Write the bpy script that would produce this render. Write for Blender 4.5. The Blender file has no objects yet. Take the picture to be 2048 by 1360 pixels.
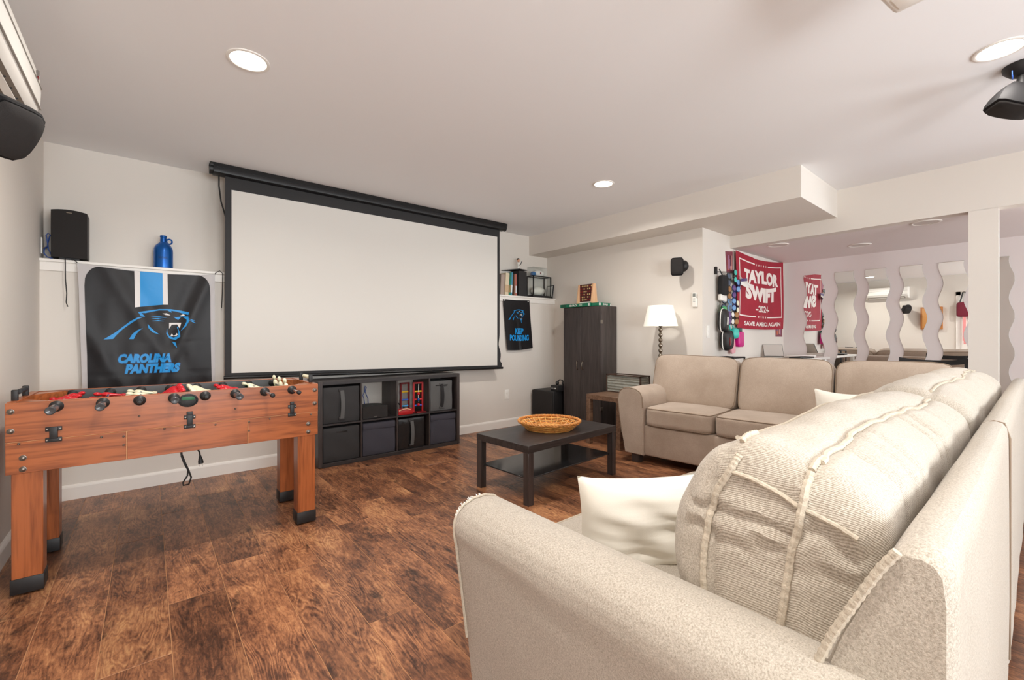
import bpy, bmesh, math, random
from mathutils import Matrix, Vector
random.seed(7)
C = bpy.context.scene.collection
SC = bpy.context.scene
PI = math.pi
# ---------------------------------------------------------------- camera, world, exposure
CAM_H = 1.12
cam_d = bpy.data.cameras.new('camera'); cam = bpy.data.objects.new('camera', cam_d); C.objects.link(cam)
cam_d.sensor_fit = 'HORIZONTAL'; cam_d.sensor_width = 36; cam_d.lens = 36*878.26/2048
cam_d.shift_y = -5/2048; cam_d.clip_start = 0.02
cam.location = (0, 0, CAM_H); cam.rotation_euler = (PI/2, 0, -math.radians(39.617))
SC.camera = cam
vs = SC.view_settings
vs.view_transform = 'Standard'; vs.look = 'None'; vs.gamma = 1; vs.use_curve_mapping = False
vs.exposure = 0.58
try:
    SC.cycles.max_bounces = 14; SC.cycles.diffuse_bounces = 8; SC.cycles.glossy_bounces = 6
    SC.cycles.sample_clamp_indirect = 6; SC.cycles.transparent_max_bounces = 32
except Exception: pass
W = bpy.data.worlds.new('world'); SC.world = W; W.use_nodes = True
W.node_tree.nodes['Background'].inputs[0].default_value = (0.80, 0.90, 1.0, 1)
W.node_tree.nodes['Background'].inputs[1].default_value = 2.6
LAMP_W = 13.0      # watts of each lit downlight
DAY_W = 82.0       # daylight through each window behind the camera
def area(name, loc, rot, sx, sy, power, col, shape='RECTANGLE'):
    l = bpy.data.lights.new(name, 'AREA'); l.shape = shape; l.size = sx
    if shape in ('RECTANGLE', 'ELLIPSE'): l.size_y = sy
    l.energy = power; l.color = col
    o = bpy.data.objects.new(name, l); C.objects.link(o); o.location = loc; o.rotation_euler = rot
    return o
# room numbers (metres)
XW, YN, YU, XE, ZC = -0.562, 4.285, 4.43, 4.304, 2.484
YS = -2.6; YR = 2.187; XH = 4.92; XB = 6.477; ZA = 2.10; XSF = 3.966; ZSF = 2.23; YSF = 1.215
# daylight: two windows in the south wall, plus one added for the alcove
UP = math.radians(122)       # upward tilt added to brighten the ceiling, like light off the ground outside
area('window_daylight', (0.55, YS-0.3, 1.25), (UP, 0, 0), 1.7, 1.3, DAY_W*1.25, (0.97, 0.985, 1.0))
area('window_daylight', (3.2, YS-0.3, 1.25), (UP, 0, 0), 1.9, 1.3, DAY_W*0.55, (0.97, 0.985, 1.0))
area('window_daylight', (5.75, YS-0.3, 1.25), (UP, 0, 0), 1.0, 1.3, DAY_W*0.5, (0.97, 0.985, 1.0))  # unseen window's light, added to brighten the alcove

# ---------------------------------------------------------------- materials
def lin(c):
    c /= 255.0
    return c/12.92 if c <= 0.04045 else ((c+0.055)/1.055)**2.4
def S(r, g, b): return (lin(r), lin(g), lin(b), 1)
class N:
    def __init__(s, name):
        s.m = bpy.data.materials.new(name); s.m.use_nodes = True; s.t = s.m.node_tree
        s.b = s.t.nodes['Principled BSDF']
    def n(s, typ, **kw):
        x = s.t.nodes.new(typ)
        for k, v in kw.items():
            if k in ('operation', 'blend_type', 'data_type', 'wave_type', 'bands_direction', 'feature', 'wave_profile', 'noise_dimensions'): setattr(x, k, v)
            else: x.inputs[k.replace('_', ' ')].default_value = v
        return x
    def l(s, a, b): s.t.links.new(a, b)
    def ramp(s, fac, stops):
        r = s.t.nodes.new('ShaderNodeValToRGB'); e = r.color_ramp.elements
        while len(e) > 1: e.remove(e[0])
        e[0].position, e[0].color = stops[0]
        for p, c in stops[1:]:
            q = e.new(p); q.color = c
        s.l(fac, r.inputs[0]); return r
    def coords(s, scale=(1, 1, 1), rnd=0.0):
        tc = s.t.nodes.new('ShaderNodeTexCoord'); mp = s.t.nodes.new('ShaderNodeMapping')
        mp.inputs['Scale'].default_value = scale
        s.l(tc.outputs['Object'], mp.inputs[0])
        if rnd:
            oi = s.t.nodes.new('ShaderNodeObjectInfo'); ml = s.n('ShaderNodeMath', operation='MULTIPLY'); ml.inputs[1].default_value = rnd
            s.l(oi.outputs['Random'], ml.inputs[0]); s.l(ml.outputs[0], mp.inputs['Location'])
        return mp.outputs[0]
    def bump(s, h, strength, dist=0.002):
        b = s.n('ShaderNodeBump', Strength=strength, Distance=dist)
        s.l(h, b.inputs['Height']); s.l(b.outputs[0], s.b.inputs['Normal'])
def mat(name, col, rough=0.5, metal=0.0, var=0.0, vs_=6, bump=0.0, bs=200, spec=None, scale=(1, 1, 1), emit=0, dist=0.002, sheen=0, coat=0):
    k = N(name); b = k.b
    b.inputs['Base Color'].default_value = col; b.inputs['Roughness'].default_value = rough; b.inputs['Metallic'].default_value = metal
    if spec is not None: b.inputs['Specular IOR Level'].default_value = spec
    if sheen: b.inputs['Sheen Weight'].default_value = sheen
    if coat: b.inputs['Coat Weight'].default_value = coat
    if emit:
        b.inputs['Emission Color'].default_value = col; b.inputs['Emission Strength'].default_value = emit
    co = k.coords(scale)
    n1 = k.n('ShaderNodeTexNoise', Scale=vs_, Detail=6.0, Roughness=0.6); k.l(co, n1.inputs['Vector'])
    if var:
        lo = tuple(c*(1-var) for c in col[:3])+(1,); hi = tuple(min(1, c*(1+var)) for c in col[:3])+(1,)
        r = k.ramp(n1.outputs[0], [(0.3, lo), (0.7, hi)]); k.l(r.outputs[0], b.inputs['Base Color'])
    if bump:
        n2 = k.n('ShaderNodeTexNoise', Scale=bs, Detail=3.0); k.l(co, n2.inputs['Vector']); k.bump(n2.outputs[0], bump, dist)
    return k.m
def wood(name, dark, light, axis, rough=0.35, sc=14, contrast=1.0, bump=0.05):
    k = N(name); scl = {'x': (0.6, 9, 9), 'y': (9, 0.6, 9), 'z': (9, 9, 0.6)}[axis]
    co = k.coords(scl, 7.0)
    n1 = k.n('ShaderNodeTexNoise', Scale=1.3, Detail=4.0, Distortion=0.8); k.l(co, n1.inputs['Vector'])
    m = k.n('ShaderNodeMath', operation='MULTIPLY'); m.inputs[1].default_value = sc; k.l(n1.outputs[0], m.inputs[0])
    f = k.n('ShaderNodeMath', operation='PINGPONG'); f.inputs[1].default_value = 1.0; k.l(m.outputs[0], f.inputs[0])
    n2 = k.n('ShaderNodeTexNoise', Scale=9.0, Detail=5.0); k.l(co, n2.inputs['Vector'])
    mx = k.n('ShaderNodeMath', operation='ADD'); h = k.n('ShaderNodeMath', operation='MULTIPLY'); h.inputs[1].default_value = 0.35
    k.l(f.outputs[0], h.inputs[0]); k.l(h.outputs[0], mx.inputs[0]); k.l(n2.outputs[0], mx.inputs[1])
    r = k.ramp(mx.outputs[0], [(0.32, dark), (0.80, light)]); k.l(r.outputs[0], k.b.inputs['Base Color'])
    k.b.inputs['Roughness'].default_value = rough
    if bump: k.bump(mx.outputs[0], bump)
    return k.m
def floor_mat():
    k = N('walnut_laminate'); co = k.coords((1, 1, 1), 37.0)
    def nz(sc, det, rough, dist=0.0, src=None):
        mp = k.n('ShaderNodeMapping', Scale=sc); k.l(src or co, mp.inputs[0])
        n = k.n('ShaderNodeTexNoise', Scale=1.0, Detail=det, Roughness=rough, Distortion=dist); k.l(mp.outputs[0], n.inputs['Vector']); return n.outputs[0]
    def mul(a, f, add=None):
        m = k.n('ShaderNodeMath', operation='MULTIPLY_ADD'); m.inputs[1].default_value = f; k.l(a, m.inputs[0])
        if add is not None: k.l(add, m.inputs[2])
        else: m.inputs[2].default_value = 0.0
        return m.outputs[0]
    rings = mul(nz((7.0, 1.15, 1), 3.0, 0.5, 0.6), 46.0)
    wob = mul(nz((34, 9, 1), 3.0, 0.6), 1.6, rings)
    pp = k.n('ShaderNodeMath', operation='PINGPONG'); pp.inputs[1].default_value = 1.0; k.l(wob, pp.inputs[0])
    patch = nz((6, 2.4, 1), 5.0, 0.62, 0.4)
    streak = nz((95, 9, 1), 4.0, 0.7)
    fleck = nz((46, 17, 1), 5.0, 0.75, 1.4)
    msk = k.ramp(nz((3.5, 2.0, 1), 3.0, 0.6), [(0.42, (0.15, 0.15, 0.15, 1)), (0.62, (1, 1, 1, 1))])
    pm = k.n('ShaderNodeMath', operation='MULTIPLY'); k.l(pp.outputs[0], pm.inputs[0]); k.l(msk.outputs[0], pm.inputs[1])
    v = mul(pm.outputs[0], 0.12, mul(streak, 0.26, mul(fleck, 0.42, mul(patch, 0.52))))
    r = k.ramp(v, [(0.46, S(48, 29, 21)), (0.545, S(88, 54, 36)), (0.62, S(126, 79, 50)), (0.71, S(164, 109, 69)), (0.82, S(194, 141, 90))])
    kn = nz((7.5, 3.6, 1), 5.0, 0.72)
    kr = k.ramp(kn, [(0.585, (0, 0, 0, 1)), (0.70, (1, 1, 1, 1))])
    kf = mul(kr.outputs[0], 0.85)
    mx = k.n('ShaderNodeMix', data_type='RGBA'); mx.inputs[7].default_value = S(36, 25, 21)
    k.l(kf, mx.inputs[0]); k.l(r.outputs[0], mx.inputs[6])
    oi = k.t.nodes.new('ShaderNodeObjectInfo'); hv = k.n('ShaderNodeHueSaturation', Saturation=0.95)
    mr = k.n('ShaderNodeMapRange'); mr.inputs[3].default_value = 0.82; mr.inputs[4].default_value = 1.18
    k.l(oi.outputs['Random'], mr.inputs[0]); k.l(mr.outputs[0], hv.inputs['Value']); k.l(mx.outputs[2], hv.inputs['Color'])
    k.l(hv.outputs[0], k.b.inputs['Base Color']); k.b.inputs['Roughness'].default_value = 0.36
    k.bump(v, 0.10, 0.002)
    return k.m
def weave(name, c1, c2, sx=900, bump=0.6, stain=0.12, axis_scale=(1, 1, 1), stain_col=None, nsc=420, rib=0):
    k = N(name); co = k.coords(axis_scale)
    n1 = k.n('ShaderNodeTexNoise', Scale=nsc, Detail=4.0, Roughness=0.75); k.l(co, n1.inputs['Vector'])
    h1 = n1.outputs[0]
    if rib:
        mp = k.n('ShaderNodeMapping', Scale=(1, 0.02, 1)); k.l(co, mp.inputs[0])
        wv = k.n('ShaderNodeTexWave', Scale=rib, Distortion=2.2, Detail=2.0, wave_type='BANDS', bands_direction='DIAGONAL'); wv.inputs['Detail Scale'].default_value = 1.5
        k.l(mp.outputs[0], wv.inputs['Vector'])
        a1 = k.n('ShaderNodeMath', operation='MULTIPLY_ADD'); a1.inputs[1].default_value = 0.24; k.l(wv.outputs['Fac'], a1.inputs[0])
        a2 = k.n('ShaderNodeMath', operation='MULTIPLY'); a2.inputs[1].default_value = 0.76; k.l(h1, a2.inputs[0]); k.l(a2.outputs[0], a1.inputs[2]); h1 = a1.outputs[0]
    r = k.ramp(h1, [(0.3, c1), (0.7, c2)])
    n2 = k.n('ShaderNodeTexNoise', Scale=3.2, Detail=5.0, Roughness=0.6); k.l(co, n2.inputs['Vector'])
    r2 = k.ramp(n2.outputs[0], [(0.35, (0, 0, 0, 1)), (0.75, (1, 1, 1, 1))])
    f = k.n('ShaderNodeMath', operation='MULTIPLY'); f.inputs[1].default_value = stain; k.l(r2.outputs[0], f.inputs[0])
    mx = k.n('ShaderNodeMix', data_type='RGBA'); mx.inputs[7].default_value = stain_col or S(150, 130, 108)
    k.l(f.outputs[0], mx.inputs[0]); k.l(r.outputs[0], mx.inputs[6]); k.l(mx.outputs[2], k.b.inputs['Base Color'])
    k.b.inputs['Roughness'].default_value = 0.95; k.b.inputs['Specular IOR Level'].default_value = 0.15
    k.b.inputs['Sheen Weight'].default_value = 0.25
    k.bump(h1, bump, 0.002)
    return k.m
def glass(name, col=(0.975, 0.985, 0.985, 1), rough=0.02):
    k = N(name); t = k.t; b = k.b
    tr = t.nodes.new('ShaderNodeBsdfTransparent'); tr.inputs[0].default_value = col
    gl = t.nodes.new('ShaderNodeBsdfGlossy'); gl.inputs['Roughness'].default_value = rough
    lw = t.nodes.new('ShaderNodeLayerWeight'); fr = k.n('ShaderNodeMapRange'); fr.inputs[1].default_value = 0.3; fr.inputs[3].default_value = 0.04; fr.inputs[4].default_value = 0.5; k.l(lw.outputs['Facing'], fr.inputs[0])
    ms = t.nodes.new('ShaderNodeMixShader'); k.l(fr.outputs[0], ms.inputs[0]); k.l(tr.outputs[0], ms.inputs[1]); k.l(gl.outputs[0], ms.inputs[2])
    k.l(ms.outputs[0], t.nodes['Material Output'].inputs[0]); return k.m
M = {}
M['wall'] = mat('wall_paint', S(222, 216, 208), 0.75, bump=0.08, bs=260, spec=0.25)
M['wall_grey'] = mat('grey_wall_paint', S(226, 219, 217), 0.8, bump=0.08, bs=260, spec=0.25)
M['ceil'] = mat('ceiling_paint', S(238, 238, 239), 0.9, bump=0.05, bs=300, spec=0.2)
M['white'] = mat('white_trim_paint', S(236, 232, 226), 0.4)
M['plastic_white'] = mat('white_plastic', S(238, 236, 230), 0.35)
M['plastic_cream'] = mat('cream_plastic', S(232, 226, 196), 0.35)
M['black'] = mat('black_plastic', S(28, 27, 28), 0.5)
M['black_matte'] = mat('black_matte', S(26, 25, 27), 0.8, bump=0.2, bs=500)
M['satellite'] = mat('black_satin_cabinet', S(26, 25, 26), 0.75, spec=0.2)
M['grille'] = mat('speaker_grille_cloth', S(40, 37, 36), 0.95, bump=0.5, bs=900, var=0.15, vs_=400)
M['dark_cab'] = wood('espresso_wood', S(44, 38, 37), S(68, 60, 58), 'z', 0.4, 8)
M['espresso_x'] = wood('espresso_veneer', S(38, 34, 34), S(60, 55, 54), 'x', 0.33, 8)
M['kallax'] = wood('black_brown_board', S(33, 30, 31), S(52, 47, 47), 'x', 0.45, 8)
M['foos_x'] = wood('cherry_laminate', S(122, 63, 31), S(168, 94, 51), 'x', 0.3, 13)
M['foos_z'] = wood('cherry_laminate_upright', S(122, 63, 31), S(168, 94, 51), 'z', 0.3, 13)
M['foos_edge'] = mat('pale_board_edge', S(205, 150, 105), 0.5)
M['chrome'] = mat('chrome', S(205, 205, 208), 0.18, 1.0)
M['steel'] = mat('dull_steel', S(150, 145, 138), 0.35, 1.0)
M['bronze'] = mat('dark_bronze', S(120, 112, 104), 0.35, 0.9)
M['nickel'] = mat('brushed_nickel', S(140, 130, 118), 0.25, 1.0)
M['red'] = mat('red_plastic', S(200, 18, 32), 0.3)
M['red_wood'] = mat('red_painted_wood', S(165, 20, 24), 0.4)
M['dark_red'] = mat('dark_red_paint', S(110, 14, 18), 0.4)
M['grey_in'] = mat('grey_inner_board', S(78, 78, 80), 0.5)
M['green_field'] = mat('green_playfield', S(40, 110, 70), 0.5)
M['screen'] = mat('screen_fabric', S(216, 213, 207), 0.9, spec=0.1)
M['screen_black'] = mat('black_screen_border', S(38, 37, 38), 0.7)
M['housing'] = mat('black_metal_housing', S(30, 29, 30), 0.35, 0.3)
M['blue_metal'] = mat('blue_powder_coat', S(18, 88, 165), 0.3, 0.5, var=0.08)
M['flag_grey'] = mat('grey_flag_cloth', S(190, 186, 186), 0.6, bump=0.1, bs=700)
M['flag_black'] = mat('black_satin_cloth', S(27, 25, 27), 0.42, bump=0.1, bs=700, var=0.12, vs_=5, spec=0.3)
M['flag_blue'] = mat('process_blue_print', S(10, 142, 214), 0.45)
M['flag_white'] = mat('white_print', S(226, 222, 220), 0.5)
M['flag_navy'] = mat('navy_outline_print', S(20, 60, 105), 0.5)
M['maroon'] = mat('maroon_cloth', S(158, 22, 46), 0.7, bump=0.1, bs=600, var=0.1, vs_=4)
M['maroon_print'] = mat('cream_print', S(236, 226, 220), 0.7)
M['poster'] = mat('poster_print', S(150, 80, 80), 0.4, var=0.6, vs_=14)
M['lamp_shade'] = mat('white_linen_shade', S(246, 243, 232), 0.9, emit=0.12, bump=0.15, bs=500)
M['bulb'] = mat('lit_diffuser', S(255, 247, 230), 0.5, emit=9)
M['off_diff'] = mat('unlit_diffuser', S(205, 198, 192), 0.5)
M['near_sofa'] = weave('oatmeal_chenille', S(146, 136, 122), S(212, 203, 190), stain=0.18, stain_col=S(166, 153, 134), nsc=300, bump=0.9)
M['near_gather'] = weave('oatmeal_chenille_ribbed', S(140, 129, 114), S(212, 203, 190), stain=0.18, rib=150, stain_col=S(166, 153, 134), nsc=260, bump=0.9)
M['far_sofa'] = weave('taupe_microfibre', S(176, 160, 145), S(190, 174, 159), stain=0.6, stain_col=S(146, 127, 109), nsc=120, bump=0.15)
M['pipe'] = mat('beige_piping', S(186, 175, 158), 0.95, bump=0.8, bs=300, var=0.15, vs_=120)
M['pipe_far'] = mat('taupe_piping', S(140, 122, 104), 0.9)
M['cream_pillow'] = mat('cream_cotton', S(240, 236, 225), 0.85, bump=0.1, bs=500, spec=0.15)
M['wicker'] = mat('honey_wicker', S(205, 138, 68), 0.4, var=0.35, vs_=40)
M['wicker2'] = mat('pale_wicker', S(222, 168, 92), 0.4, var=0.3, vs_=40)
M['pine'] = wood('pale_pine', S(196, 146, 108), S(222, 178, 138), 'z', 0.5, 6)
M['c4'] = mat('dark_red_brown_board', S(66, 16, 18), 0.4)
M['walnut'] = wood('grey_walnut', S(92, 68, 52), S(128, 100, 80), 'x', 0.4, 8)
M['galv'] = mat('galvanised_steel', S(186, 188, 180), 0.35, 0.7, var=0.12, vs_=30)
M['rust_frame'] = mat('dark_wood_frame', S(70, 52, 42), 0.6)
M['green_box'] = mat('green_game_box', S(14, 108, 78), 0.4, var=0.12, vs_=20)
M['mirror'] = mat('mirror_silver', S(248, 249, 247), 0.0, 1.0)
M['mirror_edge'] = mat('mirror_edge', S(150, 160, 155), 0.2)
M['outlet'] = mat('outlet_plastic', S(240, 238, 232), 0.35)
M['cable_blue'] = mat('blue_cable', S(50, 85, 160), 0.4)
M['black_cord'] = mat('black_cord', S(20, 19, 20), 0.5)
M['nonwoven_black'] = mat('black_nonwoven', S(44, 43, 44), 0.75, bump=0.25, bs=350)
M['nonwoven_navy'] = mat('slate_nonwoven', S(58, 57, 66), 0.85, bump=0.2, bs=350)
M['nonwoven_grey'] = mat('grey_nonwoven', S(88, 88, 88), 0.85, bump=0.2, bs=350)
M['shiny_black'] = mat('glossy_black_vinyl', S(30, 30, 31), 0.28, bump=0.4, bs=25, dist=0.01)
M['glass'] = glass('clear_glass')
M['dark_glass'] = mat('black_glass_shelf', S(44, 46, 48), 0.12)
M['floor'] = floor_mat()
M['subfloor'] = mat('pale_plank_joint', S(182, 134, 94), 0.7)
def colm(name, r, g, b, rough=0.5, **k):
    if name not in M: M[name] = mat(name, S(r, g, b), rough, **k)
    return M[name]

# ---------------------------------------------------------------- builders
WM = {}
def tag(o, label=None, cat=None, group=None, kind=None):
    if label: o['label'] = label
    if cat: o['category'] = cat
    if group: o['group'] = group
    if kind: o['kind'] = kind
    return o
def thing(name, label, cat, loc=(0, 0, 0), rz=0, group=None):
    o = bpy.data.objects.new(name, None); C.objects.link(o); o.empty_display_size = 0.05
    o.location = loc; o.rotation_euler = (0, 0, rz)
    WM[o] = Matrix.Translation(loc) @ Matrix.Rotation(rz, 4, 'Z')
    return tag(o, label, cat, group)
def rot_to(d):
    return Vector((0, 0, 1)).rotation_difference(Vector(d).normalized()).to_matrix().to_4x4()
class MB:
    def __init__(s): s.bm = bmesh.new()
    def box(s, x0, x1, y0, y1, z0, z1, bev=0.0, seg=2, mtx=None):
        r = bmesh.ops.create_cube(s.bm, size=1)
        vs_ = r['verts']
        for v in vs_:
            v.co = Vector(((x0+x1)/2+v.co.x*(x1-x0), (y0+y1)/2+v.co.y*(y1-y0), (z0+z1)/2+v.co.z*(z1-z0)))
        if bev:
            es = list({e for v in vs_ for e in v.link_edges})
            rb = bmesh.ops.bevel(s.bm, geom=es, offset=bev, segments=seg, profile=0.5, affect='EDGES')
            vs_ = list({v for f in rb['faces'] for v in f.verts})
        if mtx is not None:
            bmesh.ops.transform(s.bm, matrix=mtx, verts=vs_)
        return s
    def ring_loft(s, rings, cap=True, close=False):
        R = [[s.bm.verts.new(p) for p in ring] for ring in rings]
        n = len(R[0])
        for i in range(len(R)-1 if not close else len(R)):
            a, b = R[i], R[(i+1) % len(R)]
            for j in range(n):
                s.bm.faces.new((a[j], a[(j+1) % n], b[(j+1) % n], b[j]))
        if cap and not close:
            s.bm.faces.new(list(reversed(R[0]))); s.bm.faces.new(R[-1])
        return s
    def cyl(s, p0, p1, r0, r1=None, seg=16):
        r1 = r0 if r1 is None else r1
        p0, p1 = Vector(p0), Vector(p1); m = rot_to(p1-p0)
        ring = lambda p, r: [p + m @ Vector((r*math.cos(2*PI*i/seg), r*math.sin(2*PI*i/seg), 0)) for i in range(seg)]
        return s.ring_loft([ring(p0, r0), ring(p1, r1)])
    def lathe(s, prof, c=(0, 0, 0), seg=24, axis=(0, 0, 1), cap=True, sx=1, sy=1):
        c = Vector(c); m = rot_to(axis)
        rings = [[c + m @ Vector((max(r, 1e-4)*sx*math.cos(2*PI*i/seg), max(r, 1e-4)*sy*math.sin(2*PI*i/seg), z)) for i in range(seg)] for r, z in prof]
        return s.ring_loft(rings, cap)
    def tube(s, pts, r, seg=8, closed=False, rad=None):
        pts = [Vector(p) for p in pts]; n = len(pts); rings = []
        prev = None
        for i, p in enumerate(pts):
            if closed: d = pts[(i+1) % n]-pts[i-1]
            else: d = pts[min(i+1, n-1)]-pts[max(i-1, 0)]
            if d.length < 1e-9: d = Vector((0, 0, 1))
            d.normalize()
            if prev is None:
                up = Vector((0, 0, 1)) if abs(d.z) < 0.9 else Vector((1, 0, 0))
                a = d.cross(up).normalized()
            else:
                a = (prev - d*prev.dot(d))
                a = a.normalized() if a.length > 1e-6 else d.orthogonal().normalized()
            prev = a; b = d.cross(a)
            rr = rad[i] if rad else r
            rings.append([p + (a*math.cos(2*PI*k/seg)+b*math.sin(2*PI*k/seg))*rr for k in range(seg)])
        return s.ring_loft(rings, cap=not closed, close=closed)
    def ball(s, c, rx, ry=None, rz=None, seg=16, mtx=None):
        ry = rx if ry is None else ry; rz = rx if rz is None else rz
        r = bmesh.ops.create_uvsphere(s.bm, u_segments=seg, v_segments=max(6, seg//2), radius=1)
        m = Matrix.Translation(c) @ (mtx or Matrix()) @ Matrix.Diagonal((rx, ry, rz, 1))
        bmesh.ops.transform(s.bm, matrix=m, verts=r['verts']); return s
    def poly(s, pts, ext=None):
        vs_ = [s.bm.verts.new(p) for p in pts]
        f = s.bm.faces.new(vs_)
        if ext is not None:
            r = bmesh.ops.extrude_face_region(s.bm, geom=[f])
            nv = [g for g in r['geom'] if isinstance(g, bmesh.types.BMVert)]
            for v in nv: v.co += Vector(ext)
        return s
    def grid(s, fn, nu, nv, closed_u=False):
        V = [[s.bm.verts.new(fn(i/nu, j/nv)) for j in range(nv+1)] for i in range(nu+1)]
        for i in range(nu):
            for j in range(nv): s.bm.faces.new((V[i][j], V[i+1][j], V[i+1][j+1], V[i][j+1]))
        return s
    def build(s, name, m, parent=None, local=False, smooth=True, solid=0, tri=False, kind=None):
        bm = s.bm
        bmesh.ops.remove_doubles(bm, verts=bm.verts, dist=1e-6)
        if solid: bmesh.ops.solidify(bm, geom=bm.faces[:], thickness=solid)
        bmesh.ops.recalc_face_normals(bm, faces=bm.faces)
        me = bpy.data.meshes.new(name)
        if parent is not None:
            if not local: bmesh.ops.transform(bm, matrix=WM[parent].inverted(), verts=bm.verts)
        for f in bm.faces: f.smooth = smooth
        bm.to_mesh(me); bm.free()
        if smooth:
            try: me.set_sharp_from_angle(angle=math.radians(38))
            except Exception: pass
        me.materials.append(m)
        o = bpy.data.objects.new(name, me); C.objects.link(o)
        if parent is not None: o.parent = parent; WM[o] = WM[parent]
        else: WM[o] = Matrix()
        if kind: o['kind'] = kind
        return o
def struct(name, b, m, parent=None, smooth=False):
    o = b.build(name, m, parent, smooth=smooth)
    o['kind'] = 'structure'
    return o
def copy_tree(root, loc, rz, label, group=None):
    r = root.copy(); C.objects.link(r); r.location = loc; r.rotation_euler = (0, 0, rz); r['label'] = label
    if group: r['group'] = group
    for ch in list(root.children):
        c = ch.copy(); C.objects.link(c); c.parent = r
        for g in list(ch.children):
            d = g.copy(); C.objects.link(d); d.parent = c
    return r
def sq(v, p):
    x, y, z = v
    r = (abs(x)**p+abs(y)**p+abs(z)**p)**(-1/p)
    return Vector((x*r, y*r, z*r))
def cushion(hx, hy, hz, p=7, n=12, bulge=(0, 0, 0), mtx=None, wob=0.0, seed=0):
    b = MB(); bmesh.ops.create_cube(b.bm, size=2)
    bmesh.ops.subdivide_edges(b.bm, edges=b.bm.edges[:], cuts=n, use_grid_fill=True)
    rnd = random.Random(seed); ph = [rnd.uniform(0, 6) for _ in range(6)]
    for v in b.bm.verts:
        q = sq(v.co, p); x, y, z = q
        fx = 1+bulge[0]*(1-y*y)*(1-z*z); fy = 1+bulge[1]*(1-x*x)*(1-z*z); fz = 1+bulge[2]*(1-x*x)*(1-y*y)
        w = wob*(math.sin(5*x+ph[0])*math.sin(4*y+ph[1])+0.6*math.sin(9*z+ph[2]+3*x)*math.sin(7*y+ph[3]))
        v.co = Vector((x*hx*fx*(1+w), y*hy*fy*(1+w), z*hz*fz*(1+w)))
    if mtx is not None: bmesh.ops.transform(b.bm, matrix=mtx, verts=b.bm.verts)
    return b
def sqloop(hx, hy, hz, p, const_axis, cval, n=16, mtx=None):
    ax = [a for a in range(3) if a != const_axis]; pts = []
    per = []
    for i in range(n): per.append((-1+2*i/n, -1))
    for i in range(n): per.append((1, -1+2*i/n))
    for i in range(n): per.append((1-2*i/n, 1))
    for i in range(n): per.append((-1, 1-2*i/n))
    for a, b in per:
        v = [0, 0, 0]; v[ax[0]] = a; v[ax[1]] = b; v[const_axis] = cval
        q = sq(v, p); q = Vector((q.x*hx, q.y*hy, q.z*hz))
        pts.append(mtx @ q if mtx is not None else q)
    return pts
def text_mesh(s, bold=0.0, res=3):
    cu = bpy.data.curves.new('lettering', 'FONT'); cu.body = s; cu.size = 1; cu.offset = bold; cu.resolution_u = res
    ob = bpy.data.objects.new('lettering', cu); C.objects.link(ob)
    bpy.context.view_layer.update()
    me = bpy.data.meshes.new_from_object(ob.evaluated_get(bpy.context.evaluated_depsgraph_get()))
    bpy.data.objects.remove(ob); bpy.data.curves.remove(cu)
    return me
def text_on(s, box, fn, name, m, parent, shear=0.0, bold=0.02, cut=0.03, arch=None, solid=0.0):
    """text filling box (a0,a1,b0,b1) of a flat surface; fn maps (a,b) to a world point"""
    me = text_mesh(s, bold); b = MB(); b.bm.from_mesh(me); bpy.data.meshes.remove(me)
    for v in b.bm.verts: v.co.x += shear*v.co.y
    xs = [v.co.x for v in b.bm.verts]; ys = [v.co.y for v in b.bm.verts]
    x0, x1, y0, y1 = min(xs), max(xs), min(ys), max(ys); a0, a1, b0, b1 = box
    for v in b.bm.verts:
        v.co = Vector((a0+(v.co.x-x0)/(x1-x0)*(a1-a0), b0+(v.co.y-y0)/(y1-y0)*(b1-b0), 0))
    finish_flat(b, fn, cut, arch)
    return b.build(name, m, parent, smooth=False)
def finish_flat(b, fn, cut, arch=None):
    bm = b.bm
    bmesh.ops.triangulate(bm, faces=bm.faces[:])
    for ax in (0, 1):
        lo = min(v.co[ax] for v in bm.verts); hi = max(v.co[ax] for v in bm.verts)
        n = min(60, int((hi-lo)/cut))
        for i in range(1, n+1):
            co = [0, 0, 0]; no = [0, 0, 0]; co[ax] = lo+(hi-lo)*i/(n+1); no[ax] = 1
            bmesh.ops.bisect_plane(bm, geom=bm.verts[:]+bm.edges[:]+bm.faces[:], plane_co=co, plane_no=no, dist=1e-6)
    for v in bm.verts:
        a, c = v.co.x, v.co.y
        if arch: a, c = arch(a, c)
        v.co = Vector(fn(a, c))
def polys_on(polys, fn, name, m, parent, cut=0.02):
    b = MB()
    for pts in polys:
        b.poly([(p[0], p[1], 0) for p in pts])
    finish_flat(b, fn, cut)
    return b.build(name, m, parent, smooth=True)
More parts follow.
